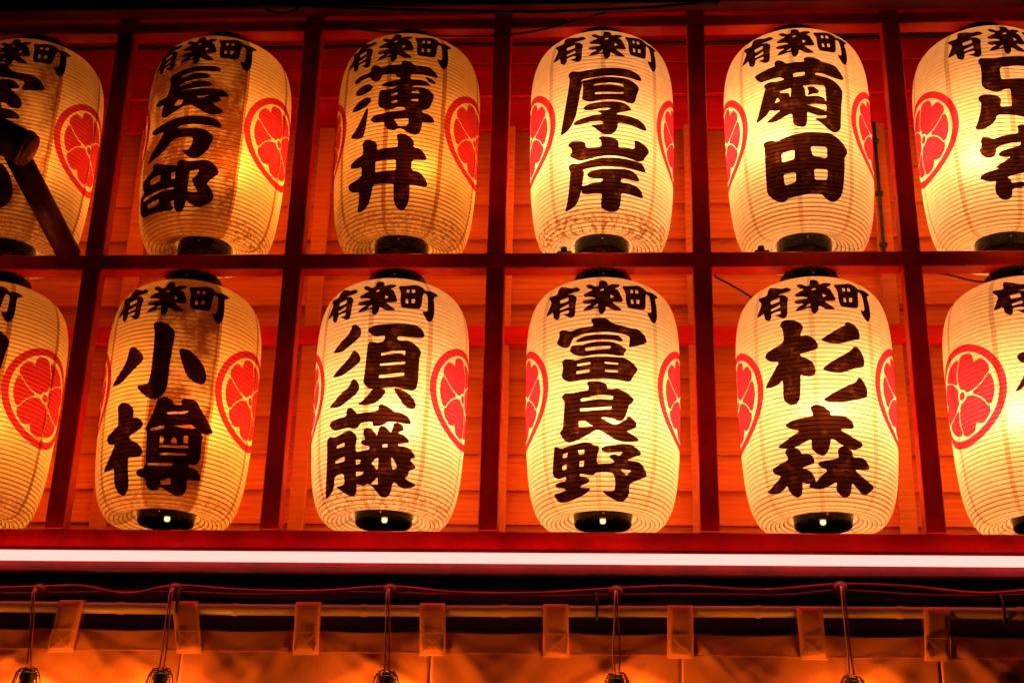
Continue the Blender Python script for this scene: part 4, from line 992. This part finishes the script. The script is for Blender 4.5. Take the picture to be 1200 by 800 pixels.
for a, b in zip(edges_x[:-1], edges_x[1:]):
    a2, b2 = a + 0.001, b - 0.001
    nx = int((b2 - a2) / 0.009); nz = 70
    V, F = [], []
    for j in range(nz + 1):
        z = NT0 - 0.85 * (j / nz) ** 1.35
        for i in range(nx + 1):
            x = a2 + (b2 - a2) * i / nx
            sagz = 0.0
            for t0, t1 in zip(TABS[:-1], TABS[1:]):
                if t0 <= x <= t1: sagz = -0.005 * math.sin(math.pi * (x - t0) / (t1 - t0)) ** 2
            V.append((x, fold(x, z), z + sagz - 1.8))
    for j in range(nz):
        for i in range(nx):
            F.append([j * (nx + 1) + i, j * (nx + 1) + i + 1, (j + 1) * (nx + 1) + i + 1, (j + 1) * (nx + 1) + i])
    me = bpy.data.meshes.new("cloth_panel"); me.from_pydata(V, [], F); me.materials.append(M['cloth'])
    me.polygons.foreach_set("use_smooth", [True] * len(me.polygons)); me.update()
    o = place("cloth_panel", me, noren)
    sm = o.modifiers.new("thickness", 'SOLIDIFY'); sm.thickness = 0.0015; sm.offset = 0
    # hem stitching
    pts = [(a2 + (b2 - a2) * i / 60, fold(a2 + (b2 - a2) * i / 60, 2.556) - 0.0022, 2.556 - 1.8) for i in range(61)]
    V, F = tube_geo(pts, 0.0005, 4)
    link_mesh("hem_stitching", V, F, M['cloth'], o)
for k, x in enumerate(TABS):
    tilt = random.uniform(-0.05, 0.05) + (0.22 if k == 2 else 0.0) - (0.08 if k == 1 else 0)
    w = 0.035
    prof = [(-0.006, 2.549), (-0.0085, 2.58), (-0.0095, 2.613), (-0.013, 2.64), (-0.0185, 2.668), (-0.0175, 2.684), (-0.010, 2.6945), (0.002, 2.697), (0.013, 2.690), (0.0185, 2.675), (0.012, 2.64), (0.008, 2.60)]
    V, F = [], []
    for j, (y, z) in enumerate(prof):
        sh = tilt * (2.68 - z) * (1 if j < 8 else 0.6)
        for q in (-1, -0.5, 0, 0.5, 1):
            yy = y - 0.002 * math.cos(q * 2.2 + k) if j < 6 else y
            base = min(fold(x + q * w, max(2.5, min(z, NT0))), 0) if z < 2.62 else 0
            V.append((x + q * w + sh, yy + (base if j < 3 else 0), z - 1.8))
    nq = 5
    for j in range(len(prof) - 1):
        for q in range(nq - 1):
            F.append([j * nq + q, j * nq + q + 1, (j + 1) * nq + q + 1, (j + 1) * nq + q])
    me = bpy.data.meshes.new("tab"); me.from_pydata(V, [], F); me.materials.append(M['cloth'])
    me.polygons.foreach_set("use_smooth", [True] * len(me.polygons)); me.update()
    tab = place("tab", me, noren)
    sm = tab.modifiers.new("thickness", 'SOLIDIFY'); sm.thickness = 0.002
    # boxed cross stitching on the sewn end
    zb, zt = 2.551, 2.609
    def P(u, z):
        sh = tilt * (2.68 - z)
        base = min(fold(x + u * w, z), 0)
        return (x + u * w + sh, -0.0108 + base - (0.0022 if abs(u) < 0.7 else 0.001), z - 1.8)
    geo = []
    for A, B in (((-.93, zb), (.93, zb)), ((.93, zb), (.93, zt)), ((.93, zt), (-.93, zt)), ((-.93, zt), (-.93, zb)), ((-.9, zb), (.9, zt)), ((.9, zb), (-.9, zt))):
        th = 0.0011 if A[0] == B[0] or A[1] == zb and B[1] == zb else 0.0006
        geo.append(tube_geo([P(A[0] + (B[0] - A[0]) * s / 6, A[1] + (B[1] - A[1]) * s / 6) for s in range(7)], th, 4))
    V, F = merge(*geo)
    link_mesh("stitching", V, F, M['stitch'], tab)

# ------------------------------------------------------------------ pendant bulbs hung in front of the curtain
PEND = [(-1.583, 2.727, -1.555, 'below the half-hidden Muroran 室蘭 lantern'), (-1.195, 2.733, -1.19, 'below the Otaru 小樽 lantern'), (-0.591, 2.735, -0.579, 'below the Sudo 須藤 lantern'),
        (0.034, 2.735, 0.035, 'below the Furano 富良野 lantern'), (0.645, 2.752, 0.651, 'below the Sugimori 杉森 lantern')]
for k, (kx, kz, sx, where) in enumerate(PEND):
    ln = thing("pendant_lamp", "bare pendant bulb on twin flex from a porcelain knob " + where, "pendant lamp", (kx, 0.02, kz), 0, "pendant bulbs along the curtain")
    o = Vector((kx, 0.02, kz))
    V, F = lathe([(0.0, 0.0), (0.010, 0.001), (0.0185, 0.004), (0.0195, 0.010), (0.013, 0.014), (0.012, 0.020), (0.018, 0.025), (0.017, 0.031), (0.010, 0.036), (0.0, 0.037)], 18)
    V = [(x * 1.12, 0.0145 - z * 1.1, y * 1.0) for x, y, z in V]
    link_mesh("knob", V, F, M['porcelain'], ln, True)
    zs = 2.487
    for j, (s, mat) in enumerate(((-1, 'paleflex'), (1, 'redcable'))):
        bow = random.uniform(-0.002, 0.007)
        path = smooth_path([(kx + s * 0.002, -0.018, kz - 0.004), (kx + s * 0.003, -0.034, kz - 0.025), (kx + (sx - kx) * 0.35 + s * 0.004, -0.042, kz * .65 + zs * .35), (kx + (sx - kx) * 0.7 + s * (0.004 + bow), -0.052, kz * .3 + zs * .7), (sx + s * 0.006, -0.060, zs + 0.012)], 6)
        V, F = tube_geo([p - o for p in path], 0.0024, 6)
        link_mesh("flex", V, F, M[mat], ln, True)
    V, F = lathe([(0.0, 0.02), (0.010, 0.018), (0.019, 0.008), (0.021, -0.006), (0.019, -0.014), (0.021, -0.020), (0.019, -0.040), (0.0, -0.041)], 18)
    V = [Vector(v) + Vector((sx, -0.060, 2.472)) - o for v in V]
    sock = link_mesh("socket", V, F, M['cable'], ln, True)
    geo = []
    for j in range(12):      # wire guard flaring out round the bulb
        a = 2 * math.pi * j / 12 + k
        w0 = random.uniform(-0.003, 0.003)
        path = [(0.010, 2.494 + w0), (0.022, 2.492 + w0), (0.031, 2.478), (0.042, 2.43), (0.046, 2.37), (0.034, 2.325), (0.004, 2.305)]
        geo.append(tube_geo([Vector((sx + r * math.cos(a), -0.060 + r * math.sin(a), z)) - o for r, z in path], 0.0016, 5))
    for r, z in ((0.031, 2.478), (0.0455, 2.40)):
        geo.append(tube_geo([Vector((sx + r * math.cos(q * math.pi / 12), -0.060 + r * math.sin(q * math.pi / 12), z)) - o for q in range(25)], 0.0016, 5))
    V, F = merge(*geo)
    link_mesh("wire_guard", V, F, M['cable'], ln, True)
    V, F = lathe([(0.0, 0.062), (0.013, 0.060), (0.015, 0.045), (0.026, 0.022), (0.030, 0.0), (0.026, -0.017), (0.014, -0.029), (0.0, -0.032)], 14)
    V = [Vector(v) + Vector((sx, -0.060, 2.375)) - o for v in V]
    link_mesh("bulb", V, F, emit_mat("pendant_glow", (1.0, 0.32, 0.04), 135.0) if k == 0 else bpy.data.materials["pendant_glow"], ln, True)

# ------------------------------------------------------------------ loose cables
def cable(label, pts, r, mat, n=8):
    V, F = tube_geo(smooth_path(pts, n), r, 7)
    o0 = Vector(pts[0])
    o = link_mesh("cable", [v - o0 for v in V], F, M[mat], None, True)
    o.location = o0
    o["label"] = label; o["category"] = "cable"
    return o
knobs = [(-2.2, 2.745)] + [(p[0], p[1]) for p in PEND] + [(1.25, 2.752), (1.68, 2.75)]
pts1, pts2 = [], []
for (x0, z0), (x1, z1) in zip(knobs[:-1], knobs[1:]):
    pts1 += [(x0, 0.010, z0 + 0.010), (x0 * .7 + x1 * .3, 0.014, (z0 + z1) / 2 + random.uniform(-.004, .012)), (x0 * .35 + x1 * .65, 0.014, (z0 + z1) / 2 + random.uniform(-.012, .008))]
    pts2 += [(x0, 0.012, z0 - 0.008), (x0 * .6 + x1 * .4, 0.016, (z0 + z1) / 2 - random.uniform(.004, .02)), (x0 * .25 + x1 * .75, 0.016, (z0 + z1) / 2 - random.uniform(.0, .02))]
cable("upper flex strung along the porcelain knobs below the tube light", pts1, 0.0042, 'redcable')
cable("lower maroon flex strung along the porcelain knobs below the tube light", pts2, 0.0046, 'maroonflex')
cable("thick black cable slung below the fascia beam above the lanterns", [(-1.10, -0.066, 4.652), (-0.95, -0.064, 4.642), (-0.797, -0.064, 4.632), (-0.573, -0.064, 4.620), (-0.239, -0.064, 4.608), (0.036, -0.064, 4.613), (0.31, -0.064, 4.630)], 0.0065, 'cable')
cable("thin black cable running above the thick one on the fascia beam", [(-1.9, -0.065, 4.70), (-1.067, -0.066, 4.664), (-0.714, -0.066, 4.654), (-0.295, -0.066, 4.643), (0.31, -0.066, 4.640)], 0.005, 'cable')
cable("thin cable sagging across the top rail between the Usui 薄井 and Akkeshi 厚岸 lanterns", [(-1.0, -0.006, 4.625), (-0.851, -0.008, 4.603), (-0.626, -0.009, 4.567), (-0.349, -0.009, 4.558), (-0.184, -0.009, 4.582), (-0.019, -0.008, 4.634), (0.10, -0.03, 4.662)], 0.0036, 'cable')
cable("looped black cable end above the Oshamambe 長万部 lantern", [(-1.12, -0.066, 4.67), (-1.09, -0.069, 4.632), (-1.04, -0.069, 4.615), (-0.99, -0.069, 4.627), (-1.0, -0.067, 4.65), (-1.06, -0.067, 4.655), (-1.10, -0.067, 4.645)], 0.0042, 'cable')
wc = [(-2.3, 4.79), (-1.869, 4.786), (-1.638, 4.788), (-1.102, 4.779), (-0.60, 4.786), (-0.319, 4.780), (0.02, 4.784), (0.363, 4.777), (0.70, 4.786), (0.978, 4.792), (1.441, 4.797), (1.7, 4.795)]
cable("black cable pinned along the red boards behind the upper lanterns", [(x, 0.3635, z) for x, z in wc], 0.0065, 'cable')
cable("second cable drooping from the red boards behind the Ashoro 足寄 lantern", [(0.70, 0.360, 4.80), (0.95, 0.352, 4.804), (1.10, 0.345, 4.790), (1.28, 0.338, 4.765), (1.7, 0.34, 4.79)], 0.0055, 'cable')
cable("thin black cable hanging down the planks behind the Sugimori 杉森 lantern", [(0.34, 0.350, 3.93), (0.359, 0.350, 3.872), (0.40, 0.352, 3.845), (0.471, 0.352, 3.796), (0.55, 0.353, 3.72)], 0.0036, 'cable')
cable("wire crossing the planks behind the end lantern of the lower row", [(1.0, 0.350, 3.888), (1.10, 0.350, 3.872), (1.22, 0.352, 3.845), (1.45, 0.352, 3.86)], 0.0036, 'cable')
# conduit with clips on the batten behind the Kikuta 菊田 lantern
cd = thing("conduit", "thin vertical conduit with clips on the planks right of the Kikuta 菊田 lantern", "conduit", (0.905, 0.350, 3.96))
V, F = tube_geo([(0.0, 0, -0.05), (0.0, 0, 0.48)], 0.0055, 8)
link_mesh("pipe", V, F, M['cable'], cd, True)
for z in (0.02, 0.21, 0.41):
    V, F = box(-0.014, 0.012, -0.007, 0.008, z - 0.006, z + 0.006, 0.002)
    link_mesh("clip", V, F, M['cable'], cd)
# plug boxes
def plug(label, x, y, z):
    t = thing("plug_box", label, "plug", (x, y, z))
    V, F = box(-0.024, 0.024, -0.013, 0.013, 0.0, 0.020, 0.005); link_mesh("body", V, F, M['cable'], t)
    V, F = box(-0.012, 0.008, -0.010, 0.010, 0.0195, 0.036, 0.004); link_mesh("neck", V, F, M['cable'], t)
plug("small black plug on the rail beside the foot of the Kikuta 菊田 lantern", 0.478, 0.035, 3.7775)
plug("small black plug on the rail beside the foot of the Akkeshi 厚岸 lantern", -0.118, 0.035, 3.7775)
bx = thing("junction_box", "small black junction box on the fascia beam where the cables end", "junction box", (0.335, -0.064, 4.636))
V, F = box(-0.04, 0.035, -0.018, 0.005, -0.012, 0.032, 0.004); link_mesh("body", V, F, M['cable'], bx)
V, F = box(-0.043, 0.038, -0.023, -0.0175, -0.015, 0.035, 0.003); link_mesh("lid", V, F, M['cable'], bx)

# ------------------------------------------------------------------ slanting pole and capped pipe at the left
pp = thing("banner_pole", "dark slanting metal pole with capped cross pipe in front of the Muroran 室蘭 lantern", "pole", (-1.645, 0.012, 3.778))
o = Vector((-1.645, 0.012, 3.778))
def seg_between(a, b, r, seg=20):
    return tube_geo([Vector(a) - o, Vector(b) - o], r, seg)
V, F = seg_between((-1.735, -0.300, 3.967), (-1.645, 0.012, 3.782), 0.037)
link_mesh("pole", V, F, M['steel'], pp, True)
a, b = Vector((-2.25, -0.498, 4.20)), Vector((-1.672, -0.330, 3.949))
d = (b - a).normalized()
V, F = tube_geo([a - o, b - o - d * 0.02, b - o - d * 0.004, b - o], [0.052, 0.052, 0.050, 0.044], 24)
link_mesh("cross_pipe", V, F, M['steel'], pp, True)
V, F = tube_geo([b - o - d * 0.034, b - o - d * 0.030, b - o - d * 0.018, b - o - d * 0.014], [0.0515, 0.0555, 0.0555, 0.0515], 24, False)
link_mesh("collar", V, F, M['steel'], pp, True)

# ------------------------------------------------------------------ shop wall below and pavement
V, F = box(XL, XR, 0.43, 0.55, 0.0, 5.01, 0.0)
sw = link_mesh("shop_wall", V, F, M['dark']); sw["label"] = "dark shop wall standing behind the curtain and planks"; sw["category"] = "wall"
g = link_mesh("pavement", [(-60, -60, 0), (60, -60, 0), (60, 60, 0), (-60, 60, 0)], [[0, 1, 2, 3]], M['pavement'])
g["kind"] = "structure"
